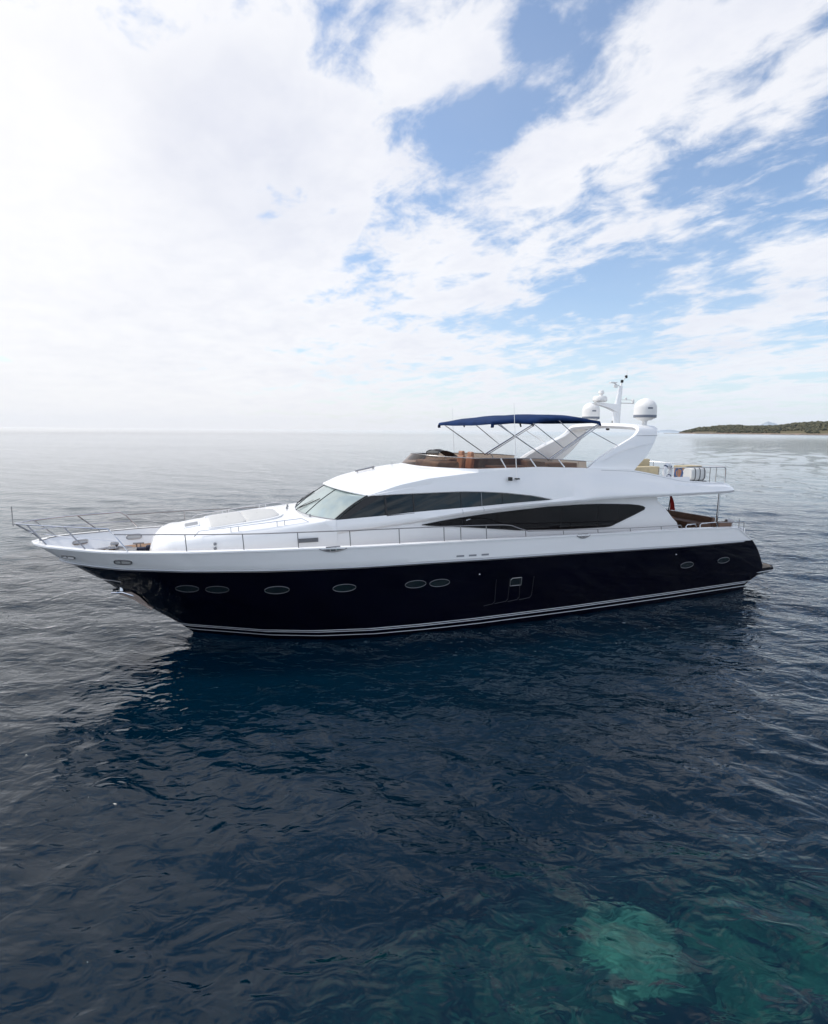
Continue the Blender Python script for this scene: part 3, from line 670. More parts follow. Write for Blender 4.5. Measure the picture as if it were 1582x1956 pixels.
for y, z, ny, nz in ((-2.08,6.90,-.8,.6),(-1.95,6.955,-.4,.9),(-1.7,6.985,-.1,1),(-1.2,7.01,0,1),(-.6,7.03,0,1),(0,7.04,0,1)): secs.append(arch_sec(y, z, (ny, nz), 16.60, 17.70))
full = secs + [[(p[0], -p[1], p[2]) for p in s] for s in reversed(secs[:-1])]
ar = MB().grid(full, closed=True).build('radar_arch', gel, yacht, sharp=32)
for s in (-1, 1):
    MB().tube([(xf(6.62) + .12, s * 2.33, 6.64), (xr(6.62) - .03, s * 2.30, 6.66)], .007, 5).build('arch_seam', grey_l, ar)
    MB().tube([(14.6, s * 2.545, 5.68), (15.8, s * 2.50, 6.12), (17.2, s * 2.42, 6.36)], .010, 5).build('arch_seam', gel, ar)
def dome(x, y, z, r, h):
    g = MB(); prof = [(.0, h)] + [(r * math.sin(a), h - r * .95 + r * .95 * math.cos(a)) for a in lin(.15, 1.5, 10)] + [(r, .30 * h), (r * 1.0, .235 * h)]
    o = g.lathe(prof, (x, y, z), 32).build('satellite_dome', dome_m, ar)
    MB().lathe([(r * 1.005, .27 * h), (r * 1.012, .25 * h), (r * 1.012, .17 * h), (r * .98, .155 * h)], (x, y, z), 32).build('dome_band', band_m, o)
    MB().lathe([(r * .97, .16 * h), (r * .55, .045 * h), (r * .30, .03 * h), (.10, 0), (.10, -.22), (0, -.22)], (x, y, z), 28).build('dome_base', dome_m, o)
    # small maker's lettering panel facing the camera side
    w_ = MB()
    for k in range(4):
        a = R(-118 + k * 6.5); w_.box((x + r * 1.0 * math.cos(a), y + r * 1.0 * math.sin(a), z + .56 * h), (.05, .012, .06), rz=a + math.pi / 2)
    w_.build('dome_lettering', band_m, o)
    return o
dome(17.42, -1.66, 7.22, .44, .92); dome(17.34, 1.56, 7.22, .39, .88)
# mast with radar, lights and arms
ms = MB(); rows = []
for z, x, a, b in ((7.0,17.42,.20,.11),(7.5,17.44,.19,.10),(7.95,17.47,.17,.09),(8.4,17.54,.12,.07),(8.75,17.58,.09,.05)):
    rows.append([(x + a * math.cos(t), b * math.sin(t), z) for t in [2 * math.pi * k / 14 for k in range(14)]])
ms.grid(rows, closed=True); ms.f.append(tuple(range(len(ms.v) - 14, len(ms.v))))
mast = ms.build('radar_mast', gel, ar)
br = MB().prism([(17.4, 7.62), (17.4, 7.95), (16.3, 8.02), (16.15, 7.98), (16.3, 7.93), (16.9, 7.80)], -.13, .13); br.build('mast_bracket', gel, mast)
MB().lathe([(0, .0), (.25, .0), (.30, .05), (.30, .16), (.24, .24), (0, .26)], (16.5, 0, 8.04), 20).lathe([(0, .5), (.10, .47), (.13, .36), (.06, .30), (.10, .24)], (16.55, 0, 8.04), 14).build('radar_scanner', dome_m, mast)
MB().tube([(17.5, 0, 8.02), (18.35, 0, 8.02)], .025, 6).tube([(17.6, 0, 8.16), (18.2, 0, 8.16), (18.35, 0, 8.02)], .015, 6).lathe([(0, .16), (.05, .15), (.06, 0), (0, 0)], (18.3, 0, 8.04), 10).lathe([(0, .10), (.05, .09), (.05, 0), (0, 0)], (17.9, 0, 8.16), 10).build('mast_spreader', dome_m, mast)
MB().tube([(17.55, 0, 8.7), (17.66, 0, 8.95), (17.86, 0, 9.20), (17.88, 0, 9.42)], .02, 6, rr=[.035, .025, .018, .006]).build('mast_head', dome_m, mast)
MB().lathe([(0, .07), (.06, .05), (.06, -.05), (0, -.07)], (17.63, 0, 8.94), 10).lathe([(0, .07), (.06, .05), (.06, -.05), (0, -.07)], (17.84, 0, 9.14), 10).build('masthead_light', black, mast)
MB().tube([(17.55, 0, 8.72), (17.2, 0, 8.84)], .02, 6).box((17.15, 0, 8.87), (.34, .16, .05), bev=.015).box((17.3, 0, 8.72), (.14, .14, .12), bev=.03).build('mast_floodlight', dome_m, mast)
MB().tube([(17.0, -.25, 7.1), (17.0, -.25, 7.25)], .02, 6).build('arch_camera', black, ar)
MB().lathe([(0, .10), (.07, .07), (.08, 0), (0, -.02)], (17.0, 0, 6.86), 10).build('arch_light', black, ar)

# ------------------------------------------------------------------ bimini
zbm = TS([(9.95,6.97),(10.9,7.05),(11.6,7.02),(12.2,7.12),(12.8,7.16),(13.8,7.15),(14.7,7.06)], .15); zcm = TS([(9.95,7.14),(10.7,7.31),(11.6,7.41),(12.8,7.46),(13.6,7.45),(14.2,7.36),(14.7,7.20)], .2)
bi = MB(); rows = []
for x in lin(10.0, 14.7, 32):
    b, c = zbm(x), zcm(x)
    sag = -.025 * abs(math.sin((x - 10.2) / 4.5 * math.pi * 4))
    half = [(2.2, b), (2.23, b + .05), (2.2, b + .12), (2.0, lerp(b + .12, c, .35)), (1.5, lerp(b + .12, c, .72)), (.8, lerp(b + .12, c, .93) + sag), (0, c + sag)]
    rows.append([(x, -y, z) for y, z in half] + [(x, y, z) for y, z in reversed(half[:-1])])
bi.grid(rows)
for xe, r0 in ((10.0, rows[0]), (14.7, rows[-1])):
    s_ = -1 if xe < 12 else 1
    bi.grid([r0, [(p[0] + s_ * .04, p[1], p[2] - .07) for p in r0], [(p[0] + s_ * .02, p[1], p[2] - (.17 if xe < 12 else .10) * (1 - .5 * (abs(p[1]) / 2.2) ** 4)) for p in r0], [(p[0] - s_ * .08, p[1], p[2] - (.15 if xe < 12 else .08) * (1 - .5 * (abs(p[1]) / 2.2) ** 4)) for p in r0]])
bim = bi.build('bimini_canopy', navy_c, yacht, sharp=60)
sm = bim.modifiers.new('thick', 'SOLIDIFY'); sm.thickness = .012
for x in (11.3, 12.5, 13.7):
    MB().tube([(x, y, (lerp(zbm(x) + .12, zcm(x), 1 - (abs(y) / 2.2) ** 2.6) - .04)) for y in lin(-2.18, 2.18, 21)], .02, 6).build('bimini_bow', chrome_d, bim)
for s in (-1, 1):
    y = 2.2 * s; yb_ = 2.36 * s
    for a, b, r in (((10.27, y, 7.0), (12.35, yb_, 5.76), .022), ((12.30, yb_, 5.74), (14.66, y, 7.08), .030), ((12.42, yb_, 5.72), (14.70, y, 7.02), .018), ((11.65, y, 7.1), (13.0, s * 2.30, 6.19), .018), ((12.82, y, 7.17), (13.78, y, 6.50), .018), ((14.35, y, 6.78), (15.5, s * 2.36, 6.24), .016)):
        MB().tube([a, b], r, 8).build('bimini_pole', chrome, bim)
    MB().tube([(11.15, y, 7.08), (11.15 + .05, y, 6.93)], .03, 6).build('bimini_clip', black, bim)

# ------------------------------------------------------------------ rails
def yR(x): return bA(x) - .07
rail_z = T([(-1.95,3.80),(-.1,3.78),(1.45,3.75),(4.6,3.72),(7.7,3.685),(9.26,3.65),(9.95,3.62),(10.25,3.58),(10.6,3.45),(10.95,3.34),(12.4,3.285),(15.5,3.19),(17.0,3.17),(18.0,3.15)])
for s in (-1, 1):
    lab = None
    rx = [-1.95] + lin(-1.5, 9.9, 40) + [10.0, 10.25, 10.6, 10.95] + lin(11.2, 18.03, 20)
    g = MB().tube([(x, s * yR(x), rail_z(x)) for x in rx] + [(18.10, s * yR(18.1), 3.10), (18.12, s * yR(18.1), 2.99)], .017, 6)
    guard = g.build('guard_rail', chrome_d, yacht)
    for x in (-.1, 1.45, 3.01, 4.58, 6.17, 7.71, 8.31, 9.26, 10.82, 12.41, 13.95, 15.48, 17.02):
        MB().tube([(x, s * yR(x), rail_z(x)), (x + .03, s * yR(x), zA(x) + .02)], .016 if x < 10 else .013, 6).build('rail_post', chrome_d, guard)
    # aft mooring gate hoops
    for x0, x1 in ((18.35, 18.95), (19.15, 20.15)):
        MB().tube([(x0, s * yR(x0), 2.93), (x0, s * yR(x0), 3.10), (x0 + .06, s * yR(x0), 3.15), (x1 - .08, s * yR(x1), 3.14), (x1, s * yR(x1), 3.05), (x1, s * yR(x1), 2.92)], .022, 6).build('gate_hoop', chrome, guard)
    MB().tube([(20.3, s * 3.1, 2.88), (20.3, s * 3.1, 3.12), (21.9, s * 3.05, 3.02), (21.9, s * 3.05, 2.55)], .014, 6).tube([(21.6, s * 3.05, 2.8), (21.6, s * 3.05, 3.18)], .014, 6).build('stern_rail', chrome_d, guard)
# pulpit
pul = MB()
for s in (-1, 1):
    pul.tube([(-4.74, 0, 3.95), (-4.45, s * .35, 3.97), (-3.6, s * 1.0, 3.97), (-2.12, s * 1.78, 3.93), (-1.95, s * 1.95, 3.78), (-1.62, s * 2.10, 3.32)], .020, 8)
pulpit = pul.build('pulpit_rail', chrome, yacht)
for s in (-1, 1):
    MB().tube([(-4.42, 0, 3.68), (-4.1, s * .45, 3.70), (-3.3, s * 1.08, 3.66), (-2.6, s * 1.5, 3.63), (-1.84, s * 1.98, 3.58)], .013, 6).build('pulpit_mid_rail', chrome, pulpit)
    for a, b in (((-4.35, s * .42, 3.97), (-3.85, s * .72, 3.40)), ((-3.3, s * 1.17, 3.96), (-2.75, s * 1.55, 3.36))):
        MB().tube([a, b], .020, 6).build('pulpit_post', chrome_d, pulpit)
MB().tube([(-4.70, 0, 3.93), (-4.25, 0, 3.60), (-4.15, 0, 3.48), (-4.14, 0, 3.36)], .024, 8).build('pulpit_post', chrome_d, pulpit)
MB().tube([(-4.78, 0, 3.88), (-4.78, 0, 4.46)], .014, 6).build('jack_staff', chrome_d, pulpit)
# windlass gear and lines on the foredeck
wg = MB()
for x, y in ((-2.2, -.35), (-2.2, .35)):
    wg.lathe([(0, .34), (.10, .33), (.13, .26), (.08, .18), (.13, .10), (.16, 0)], (x, y, 2.84), 14)
wg.box((-2.0, 0, 2.90), (.9, .5, .16), bev=.03).tube([(-2.9, -.3, 2.93), (-2.2, -.35, 3.0), (-1.7, -.3, 2.95)], .045, 8).tube([(-2.9, .3, 2.93), (-2.2, .35, 3.0), (-1.7, .3, 2.95)], .045, 8)
wl_ = wg.build('anchor_windlass', chrome_d, yacht)
for c_ in ((-2.9, 0, 2.93), (-1.55, -.9, 2.88), (-1.55, .9, 2.88)):
    g = MB().tube([(c_[0] - .17, c_[1], c_[2] + .10), (c_[0] + .17, c_[1], c_[2] + .10)], .028, 8)
    for d_ in (-.06, .06): g.tube([(c_[0] + d_, c_[1], c_[2] - .08), (c_[0] + d_, c_[1], c_[2] + .10)], .024, 8)
    g.build('deck_cleat', chrome_d, wl_)
for x_, y_ in ((-2.55, -.55), (-1.85, -.65)):
    pts = [((.15 + .05 * math.sin(k * .9)) * math.cos(k * .5) + x_, (.13 + .04 * math.cos(k * .7)) * math.sin(k * .5) + y_, 2.88 + .0018 * k + .02 * math.sin(k)) for k in range(80)]
    rp = MB().tube(pts, .022, 5).build('mooring_line', mat('dark_line', (.06, .05, .05), .9), None); tag(rp, 'dark coiled mooring line on the foredeck ' + ('near the stem' if x_ < -2.2 else 'beside the windlass'), 'rope', 'mooring lines on the foredeck')
    me_ = rp.data
    on_later = (rp,); rp.location = (-7.4, 18.25, 0); rp.rotation_euler = (0, 0, YAW)

# ------------------------------------------------------------------ cockpit
sofa('cockpit_sofa', (21.0, -.1, 2.62), (.8, 3.6, .45), brown, [((21.45, -.1, 2.86), (.2, 3.7, .46))])
sofa('cockpit_table', (20.1, .3, 2.95), (.9, 1.9, .06), tan)
MB().box((22.0, 0, 2.5), (.22, 6.0, .55), bev=.08).build('transom_coaming', gel, yacht)
for s in (-1, 1):
    MB().tube([(21.28, s * 2.25, 4.30), (21.27, s * 2.25, 2.6)], .05, 12).build('overhang_post', chrome, yacht)
    MB().lathe([(0, .32), (.16, .30), (.19, .22), (.11, .12), (.18, .0), (.2, -.2)], (21.25, s * 2.85, 2.86), 16).build('mooring_capstan', chrome_d, yacht)
    MB().box((20.85, s * 2.85, 2.92), (.75, .35, .3), bev=.05).build('mooring_locker', brown, yacht)
# fly aft rail
fr = MB()
for s in (-1, 1):
    fr.tube([(17.5, s * 2.5, 4.95), (17.5, s * 2.5, 5.36), (19.4, s * 2.52, 5.36), (21.2, s * 2.45, 5.34), (21.36, s * 2.40, 5.25), (21.38, s * 2.38, 4.62)], .020, 6)
fr.tube([(21.3, -2.42, 5.34), (21.5, -1.8, 5.34), (21.55, 0, 5.34), (21.5, 1.8, 5.34), (21.3, 2.42, 5.34)], .020, 6)
frl = fr.build('aft_rail', chrome, yacht)
for s in (-1, 1):
    for x in (18.5, 20.3): MB().tube([(x, s * 2.52, 5.36), (x, s * 2.52, 4.72)], .016, 6).build('rail_post', chrome_d, frl)
for y in (-1.8, 0, 1.8): MB().tube([(21.52, y, 5.34), (21.52, y, 4.55)], .016, 6).build('rail_post', chrome_d, frl)

# ------------------------------------------------------------------ things carried on board
def on_boat(o, x, y, z, rz=0.0):
    c, s = math.cos(YAW), math.sin(YAW)
    o.location = (-7.4 + c * x - s * y, 18.25 + s * x + c * y, z); o.rotation_euler = (0, 0, YAW + rz); return o
ring = MB().tube([(.27 * math.cos(t), 0, .27 * math.sin(t)) for t in [2 * math.pi * k / 28 for k in range(28)]], .075, 10, closed=True).build('life_ring', mat('ring_white', (.75, .76, .78), .5))
tag(ring, 'white ring life buoy with dark bands hung on the aft flybridge rail', 'life buoy')
for k in range(4):
    a = R(45 + 90 * k)
    MB().tube([(.27 * math.cos(a + d), 0, .27 * math.sin(a + d)) for d in lin(-.10, .10, 5)], .079, 10).build('grab_band', navy_c, ring)
on_boat(ring, 18.05, -2.42, 5.22, .35)
raft = empty('life_raft'); tag(raft, 'white strapped life raft canister standing on the aft flybridge deck', 'life raft')
rc = MB(); rows = []
for x in lin(-.42, .42, 9):
    k = 1 - .18 * (abs(x) / .42) ** 4; rows.append([(x, .27 * k * math.copysign(abs(math.cos(t)) ** .6, math.cos(t)), .33 + .29 * k * math.copysign(abs(math.sin(t)) ** .6, math.sin(t))) for t in [2 * math.pi * i / 24 for i in range(24)]])
rc.grid(rows, closed=True); rc.f += [tuple(range(24)), tuple(range(len(rc.v) - 24, len(rc.v)))]
rc.build('canister', mat('canister_white', (.70, .70, .68), .5), raft, sharp=50)
for x in (-.26, .0, .26):
    MB().tube([(x, .285 * math.copysign(abs(math.cos(t)) ** .6, math.cos(t)), .33 + .30 * math.copysign(abs(math.sin(t)) ** .6, math.sin(t))) for t in [2 * math.pi * i / 24 for i in range(24)]], .013, 5, closed=True).build('strap', navy if x else black, raft)
MB().box((0, 0, .03), (.9, .5, .05), bev=.015).build('cradle', chrome_d, raft)
on_boat(raft, 19.85, -2.15, 4.73)
chest = empty('storage_chest'); tag(chest, 'tan deck chest with a rounded lid behind the life raft', 'chest')
MB().box((0, 0, .28), (.95, .6, .52), bev=.06).build('body', tan, chest); MB().box((0, 0, .56), (.99, .64, .12), bev=.05).build('lid', cream, chest)
on_boat(chest, 20.1, -1.55, 4.76)
coil = MB()
pts = []
for k in range(90):
    a = k * .42; r0 = .20 + .02 * math.sin(k); pts.append((r0 * math.cos(a), .02 * math.sin(k * .7), r0 * math.sin(a)))
coil.tube(pts, .016, 5); coil = coil.build('coiled_rope', mat('blue_rope', (.12, .22, .42), .8)); tag(coil, 'coiled blue and white mooring rope hung beside the life buoy', 'rope'); on_boat(coil, 18.62, -2.46, 5.14)
fl_ = MB(); rows = []
for i in range(14):
    t = i / 13; z = -t * .72
    rows.append([(.10 * t + .16 * (.3 + t) * u_ , .05 * math.sin(u_ * 7 + t * 3), z - .10 * abs(u_)) for u_ in lin(-.5, .5, 9)])
flag = fl_.grid(rows).build('furled_flag', red); tag(flag, 'furled red ensign drooping below the aft overhang', 'flag'); on_boat(flag, 20.35, -.5, 4.0); flag.scale = (1.7, 1.3, 1.0)
fs = MB().tube([(-.05, 0, -1.0), (.02, 0, .05)], .016, 6).build('flag_staff', trim_m, flag)
bag = MB(); bag.box((0, 0, .08), (.42, .26, .16), bev=.06).box((.3, .1, .10), (.22, .22, .2), bev=.08); bag = bag.build('dark_bag', mat('dark_cloth', (.02, .025, .05), .9)); tag(bag, 'dark blue bundle lying on the teak in front of the coachroof', 'bag'); on_boat(bag, -1.5, .25, 2.80)

# ------------------------------------------------------------------ the sea
def water_heights(X, Y):
    H = np.zeros_like(X); g = np.random.default_rng(5)
    D = np.hypot(X, Y)
    for i in range(46):
        L = .42 * (9.0 / .42) ** (i / 45.0); main = R(62) + g.normal(0, .55)
        kx, ky = math.cos(main) * 2 * math.pi / L, math.sin(main) * 2 * math.pi / L
        slope = .021 * (1.0 if L < 2.5 else (2.5 / L) ** .8); A = slope * L / (2 * math.pi)
        ph = g.uniform(0, 2 * math.pi); fade = np.clip((L * 55 - D) / (L * 25), 0, 1)
        H += A * fade * np.sin(kx * X + ky * Y + ph)
    return H
rings = [2.0]
while rings[-1] < 26000:
    r0 = rings[-1]; rings.append(r0 * (1.0075 if r0 < 60 else 1.02 if r0 < 400 else 1.06))
rings = np.array(rings)
th = np.concatenate([np.linspace(R(90 - 52), R(90 + 52), 640), np.linspace(R(90 + 56), R(90 + 304), 60)])
TH, RR = np.meshgrid(th, rings); X = RR * np.cos(TH); Y = RR * np.sin(TH); Z = water_heights(X, Y)
nr, na = X.shape
verts = np.stack([X, Y, Z], -1).reshape(-1, 3)
ii, jj = np.meshgrid(np.arange(nr - 1), np.arange(na), indexing='ij'); j2 = (jj + 1) % na
quads = np.stack([ii * na + jj, ii * na + j2, (ii + 1) * na + j2, (ii + 1) * na + jj], -1).reshape(-1, 4)
me = bpy.data.meshes.new('sea'); me.vertices.add(len(verts) + 1)
me.vertices.foreach_set('co', np.concatenate([verts.ravel(), [0, 0, 0]]).astype(np.float32))
cfan = np.stack([np.arange(na), (np.arange(na) + 1) % na, np.full(na, len(verts))], -1)[:, [1, 0, 2]]
nl = quads.size + cfan.size; me.loops.add(nl); me.loops.foreach_set('vertex_index', np.concatenate([quads[:, ::-1].ravel() if False else quads.ravel(), cfan.ravel()]).astype(np.int32))
me.polygons.add(len(quads) + len(cfan)); me.polygons.foreach_set('loop_start', np.concatenate([np.arange(len(quads)) * 4, quads.size + np.arange(len(cfan)) * 3]).astype(np.int32))
me.update(calc_edges=True); me.validate()
if me.polygons[0].normal.z < 0: me.flip_normals()
me.shade_smooth()
sea = bpy.data.objects.new('sea', me); COL.objects.link(sea); tag(sea, kind='structure')
wm = bpy.data.materials.new('sea_water'); wm.use_nodes = True; nt = wm.node_tree; nn, ll = nt.nodes, nt.links; nn.clear()
def nd(t, **kw):
    n = nn.new(t)
    for k, v in kw.items(): setattr(n, k, v)
    return n
def mt(op, a, b=None, clamp=False):
    n = nn.new('ShaderNodeMath'); n.operation = op; n.use_clamp = clamp
    for i, v in enumerate((a, b)):
        if v is None: continue
        if isinstance(v, (int, float)): n.inputs[i].default_value = v
        else: ll.new(v, n.inputs[i])
    return n.outputs[0]
t = nd('ShaderNodeTexCoord'); OB = t.outputs['Object']
def wnoise(scale, rot, stretch, detail, rough=.55, dist=0.0):
    m = nd('ShaderNodeMapping'); ll.new(OB, m.inputs[0]); m.inputs['Rotation'].default_value = (0, 0, R(rot)); m.inputs['Scale'].default_value = (scale * stretch, scale, scale)
    n = nd('ShaderNodeTexNoise'); n.inputs['Scale'].default_value = 1; n.inputs['Detail'].default_value = detail; n.inputs['Roughness'].default_value = rough; n.inputs['Distortion'].default_value = dist
    ll.new(m.outputs[0], n.inputs['Vector']); return n.outputs[0]
big = wnoise(1.1, 20, .65, 2, .5, .8); mid = wnoise(3.1, -20, .65, 2, .5, .9); fine = wnoise(8.5, 12, .6, 2, .5, .15)
slick = wnoise(.035, 10, .35, 4, .6, 1.0)
slick2 = wnoise(.3, 35, .6, 3, .55, .5)
ss = nd('ShaderNodeMapRange'); ll.new(slick, ss.inputs[0]); ss.inputs[1].default_value = .35; ss.inputs[2].default_value = .65; ss.inputs[3].default_value = .5; ss.inputs[4].default_value = 1.5
s2 = nd('ShaderNodeMapRange'); ll.new(slick2, s2.inputs[0]); s2.inputs[1].default_value = .35; s2.inputs[2].default_value = .65; s2.inputs[3].default_value = .35; s2.inputs[4].default_value = 1.2
hgt = mt('ADD', mt('MULTIPLY', big, .098), mt('MULTIPLY', mt('ADD', mt('MULTIPLY', mid, .042), mt('MULTIPLY', mt('MULTIPLY', fine, .0030), s2.outputs[0])), ss.outputs[0]))
for wx, wy in ((3.3, 18.4), (-.5, 17.6), (7.9, 20.6)):      # small rings where discharge water falls beside the hull
    dn = nd('ShaderNodeVectorMath', operation='DISTANCE'); ll.new(OB, dn.inputs[0]); dn.inputs[1].default_value = (wx, wy, 0)
    dd_ = dn.outputs['Value']; hgt = mt('ADD', hgt, mt('MULTIPLY', mt('MULTIPLY', mt('SINE', mt('ADD', mt('MULTIPLY', dd_, 16.0), mt('MULTIPLY', mid, 9.0))), .007), mt('EXPONENT', mt('MULTIPLY', dd_, -.75))))
lc_ = nd('ShaderNodeVectorMath', operation='LENGTH'); ll.new(OB, lc_.inputs[0])
cm_ = nd('ShaderNodeMapRange'); cm_.interpolation_type = 'SMOOTHSTEP'; ll.new(lc_.outputs['Value'], cm_.inputs[0]); cm_.inputs[1].default_value = 16; cm_.inputs[2].default_value = 90; cm_.inputs[3].default_value = 1.0; cm_.inputs[4].default_value = .5
hgt = mt('MULTIPLY', hgt, cm_.outputs[0])      # calmer water further out
bp = nd('ShaderNodeBump'); bp.inputs['Strength'].default_value = 1.0; bp.inputs['Distance'].default_value = 1.0; ll.new(hgt, bp.inputs['Height'])
fr_ = nd('ShaderNodeFresnel'); fr_.inputs[0].default_value = 1.33; ll.new(bp.outputs[0], fr_.inputs['Normal'])
gs = nd('ShaderNodeBsdfGlossy'); gs.inputs['Roughness'].default_value = .02; gs.inputs[0].default_value = (1, 1, 1, 1); ll.new(bp.outputs[0], gs.inputs['Normal'])
ln_ = nd('ShaderNodeVectorMath', operation='LENGTH'); ll.new(OB, ln_.inputs[0])
rg_ = nd('ShaderNodeMapRange'); rg_.interpolation_type = 'SMOOTHSTEP'; ll.new(ln_.outputs['Value'], rg_.inputs[0]); rg_.inputs[1].default_value = 60; rg_.inputs[2].default_value = 1500; rg_.inputs[3].default_value = .015; rg_.inputs[4].default_value = .15
ll.new(rg_.outputs[0], gs.inputs['Roughness'])
rf_ = nd('ShaderNodeBsdfRefraction'); rf_.inputs['IOR'].default_value = 1.33; rf_.inputs['Roughness'].default_value = .04; rf_.inputs[0].default_value = (.55, .85, .85, 1); ll.new(bp.outputs[0], rf_.inputs['Normal'])
df = nd('ShaderNodeBsdfDiffuse'); df.inputs[0].default_value = (.0006, .022, .046, 1)
mb_ = nd('ShaderNodeMixShader'); mb_.inputs[0].default_value = .68; ll.new(df.outputs[0], mb_.inputs[1]); ll.new(rf_.outputs[0], mb_.inputs[2])
mx_ = nd('ShaderNodeMixShader'); ll.new(fr_.outputs[0], mx_.inputs[0]); ll.new(mb_.outputs[0], mx_.inputs[1]); ll.new(gs.outputs[0], mx_.inputs[2])
om = nd('ShaderNodeOutputMaterial'); ll.new(mx_.outputs[0], om.inputs[0])
me.materials.append(wm)

# seabed: rock falling away, the dark of depth put in its colour, with a pale boulder in the shallows near the viewer
def seabed_mat():
    m = bpy.data.materials.new('seabed_rock'); m.use_nodes = True; nt = m.node_tree; b = nt.nodes['Principled BSDF']; b.inputs['Roughness'].default_value = 1
    b.inputs['Specular IOR Level'].default_value = 0
    t = nt.nodes.new('ShaderNodeTexCoord'); n = nt.nodes.new('ShaderNodeTexNoise'); n.inputs['Scale'].default_value = .7; n.inputs['Detail'].default_value = 9; n.inputs['Distortion'].default_value = 1.0
    nt.links.new(t.outputs['Object'], n.inputs['Vector'])
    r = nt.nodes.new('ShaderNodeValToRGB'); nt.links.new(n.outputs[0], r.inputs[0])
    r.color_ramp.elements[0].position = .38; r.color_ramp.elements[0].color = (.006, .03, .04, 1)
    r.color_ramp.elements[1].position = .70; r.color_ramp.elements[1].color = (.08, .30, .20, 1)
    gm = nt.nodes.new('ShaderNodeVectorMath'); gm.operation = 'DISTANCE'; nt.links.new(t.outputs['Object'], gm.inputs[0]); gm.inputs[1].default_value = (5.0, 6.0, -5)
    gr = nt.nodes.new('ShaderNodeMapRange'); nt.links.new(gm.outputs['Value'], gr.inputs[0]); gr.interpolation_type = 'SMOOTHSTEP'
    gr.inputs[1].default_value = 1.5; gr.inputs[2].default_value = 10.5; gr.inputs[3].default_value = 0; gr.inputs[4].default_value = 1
    ge = nt.nodes.new('ShaderNodeMix'); ge.data_type = 'RGBA'; nt.links.new(gr.outputs[0], ge.inputs[0]); nt.links.new(r.outputs[0], ge.inputs[6]); ge.inputs[7].default_value = (.0015, .010, .026, 1)   # painted darker away from the shallows, for light lost in deep water
    nt.links.new(ge.outputs[2], b.inputs['Base Color']); return m
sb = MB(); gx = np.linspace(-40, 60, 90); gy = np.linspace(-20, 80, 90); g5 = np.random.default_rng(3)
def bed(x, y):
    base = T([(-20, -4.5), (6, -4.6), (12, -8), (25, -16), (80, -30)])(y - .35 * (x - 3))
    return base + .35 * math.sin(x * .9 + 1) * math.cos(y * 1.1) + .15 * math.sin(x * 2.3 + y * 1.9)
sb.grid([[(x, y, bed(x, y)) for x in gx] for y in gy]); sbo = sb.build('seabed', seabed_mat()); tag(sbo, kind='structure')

bo = bmesh.new(); bmesh.ops.create_icosphere(bo, subdivisions=4, radius=1.0)
for v in bo.verts:
    p = v.co.copy(); k = 1 + .18 * math.sin(3.1 * p.x + 1.3) * math.cos(2.7 * p.y) + .10 * math.sin(7 * p.y + 2 * p.z) + .05 * math.sin(13 * p.x + 5 * p.y)
    v.co = Vector((p.x * 1.15 * k, p.y * 1.25 * k, p.z * .5 * k))
mb2 = MB(); bo.verts.ensure_lookup_table(); mb2.add([v.co for v in bo.verts], [tuple(x.index for x in f.verts) for f in bo.faces]); bo.free()
bm_ = mat('weedy_pale_rock', (.24, .48, .34), .95, spec=.1, noise_scale=2.4, noise_amt=.75); nt = bm_.node_tree; b = nt.nodes['Principled BSDF']
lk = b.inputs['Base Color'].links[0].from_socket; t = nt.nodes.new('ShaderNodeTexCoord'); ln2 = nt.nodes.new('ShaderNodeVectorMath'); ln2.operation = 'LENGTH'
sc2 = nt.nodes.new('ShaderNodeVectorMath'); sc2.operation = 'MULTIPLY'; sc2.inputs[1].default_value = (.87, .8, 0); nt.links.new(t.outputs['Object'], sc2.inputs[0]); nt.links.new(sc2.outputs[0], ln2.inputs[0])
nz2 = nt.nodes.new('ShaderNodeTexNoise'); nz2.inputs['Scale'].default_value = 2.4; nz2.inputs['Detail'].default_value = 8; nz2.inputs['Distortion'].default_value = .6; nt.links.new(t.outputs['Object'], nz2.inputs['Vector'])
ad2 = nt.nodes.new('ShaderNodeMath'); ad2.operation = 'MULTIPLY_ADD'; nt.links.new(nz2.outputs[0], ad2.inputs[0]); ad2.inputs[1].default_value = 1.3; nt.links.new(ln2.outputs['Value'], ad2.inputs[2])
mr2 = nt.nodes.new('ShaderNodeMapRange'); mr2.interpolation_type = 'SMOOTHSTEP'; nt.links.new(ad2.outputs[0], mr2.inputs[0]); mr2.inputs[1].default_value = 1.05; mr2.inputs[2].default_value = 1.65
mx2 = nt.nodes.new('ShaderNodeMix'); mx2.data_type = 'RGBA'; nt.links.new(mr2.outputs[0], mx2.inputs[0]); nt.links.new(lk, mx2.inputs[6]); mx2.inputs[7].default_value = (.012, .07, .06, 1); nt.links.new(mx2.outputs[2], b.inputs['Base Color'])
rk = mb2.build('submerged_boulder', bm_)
rk.location = (3.75, 8.35, -3.0); rk.scale = (.98, .82, .5); tag(rk, 'pale green boulder seen through the clear water in the foreground', 'boulder')

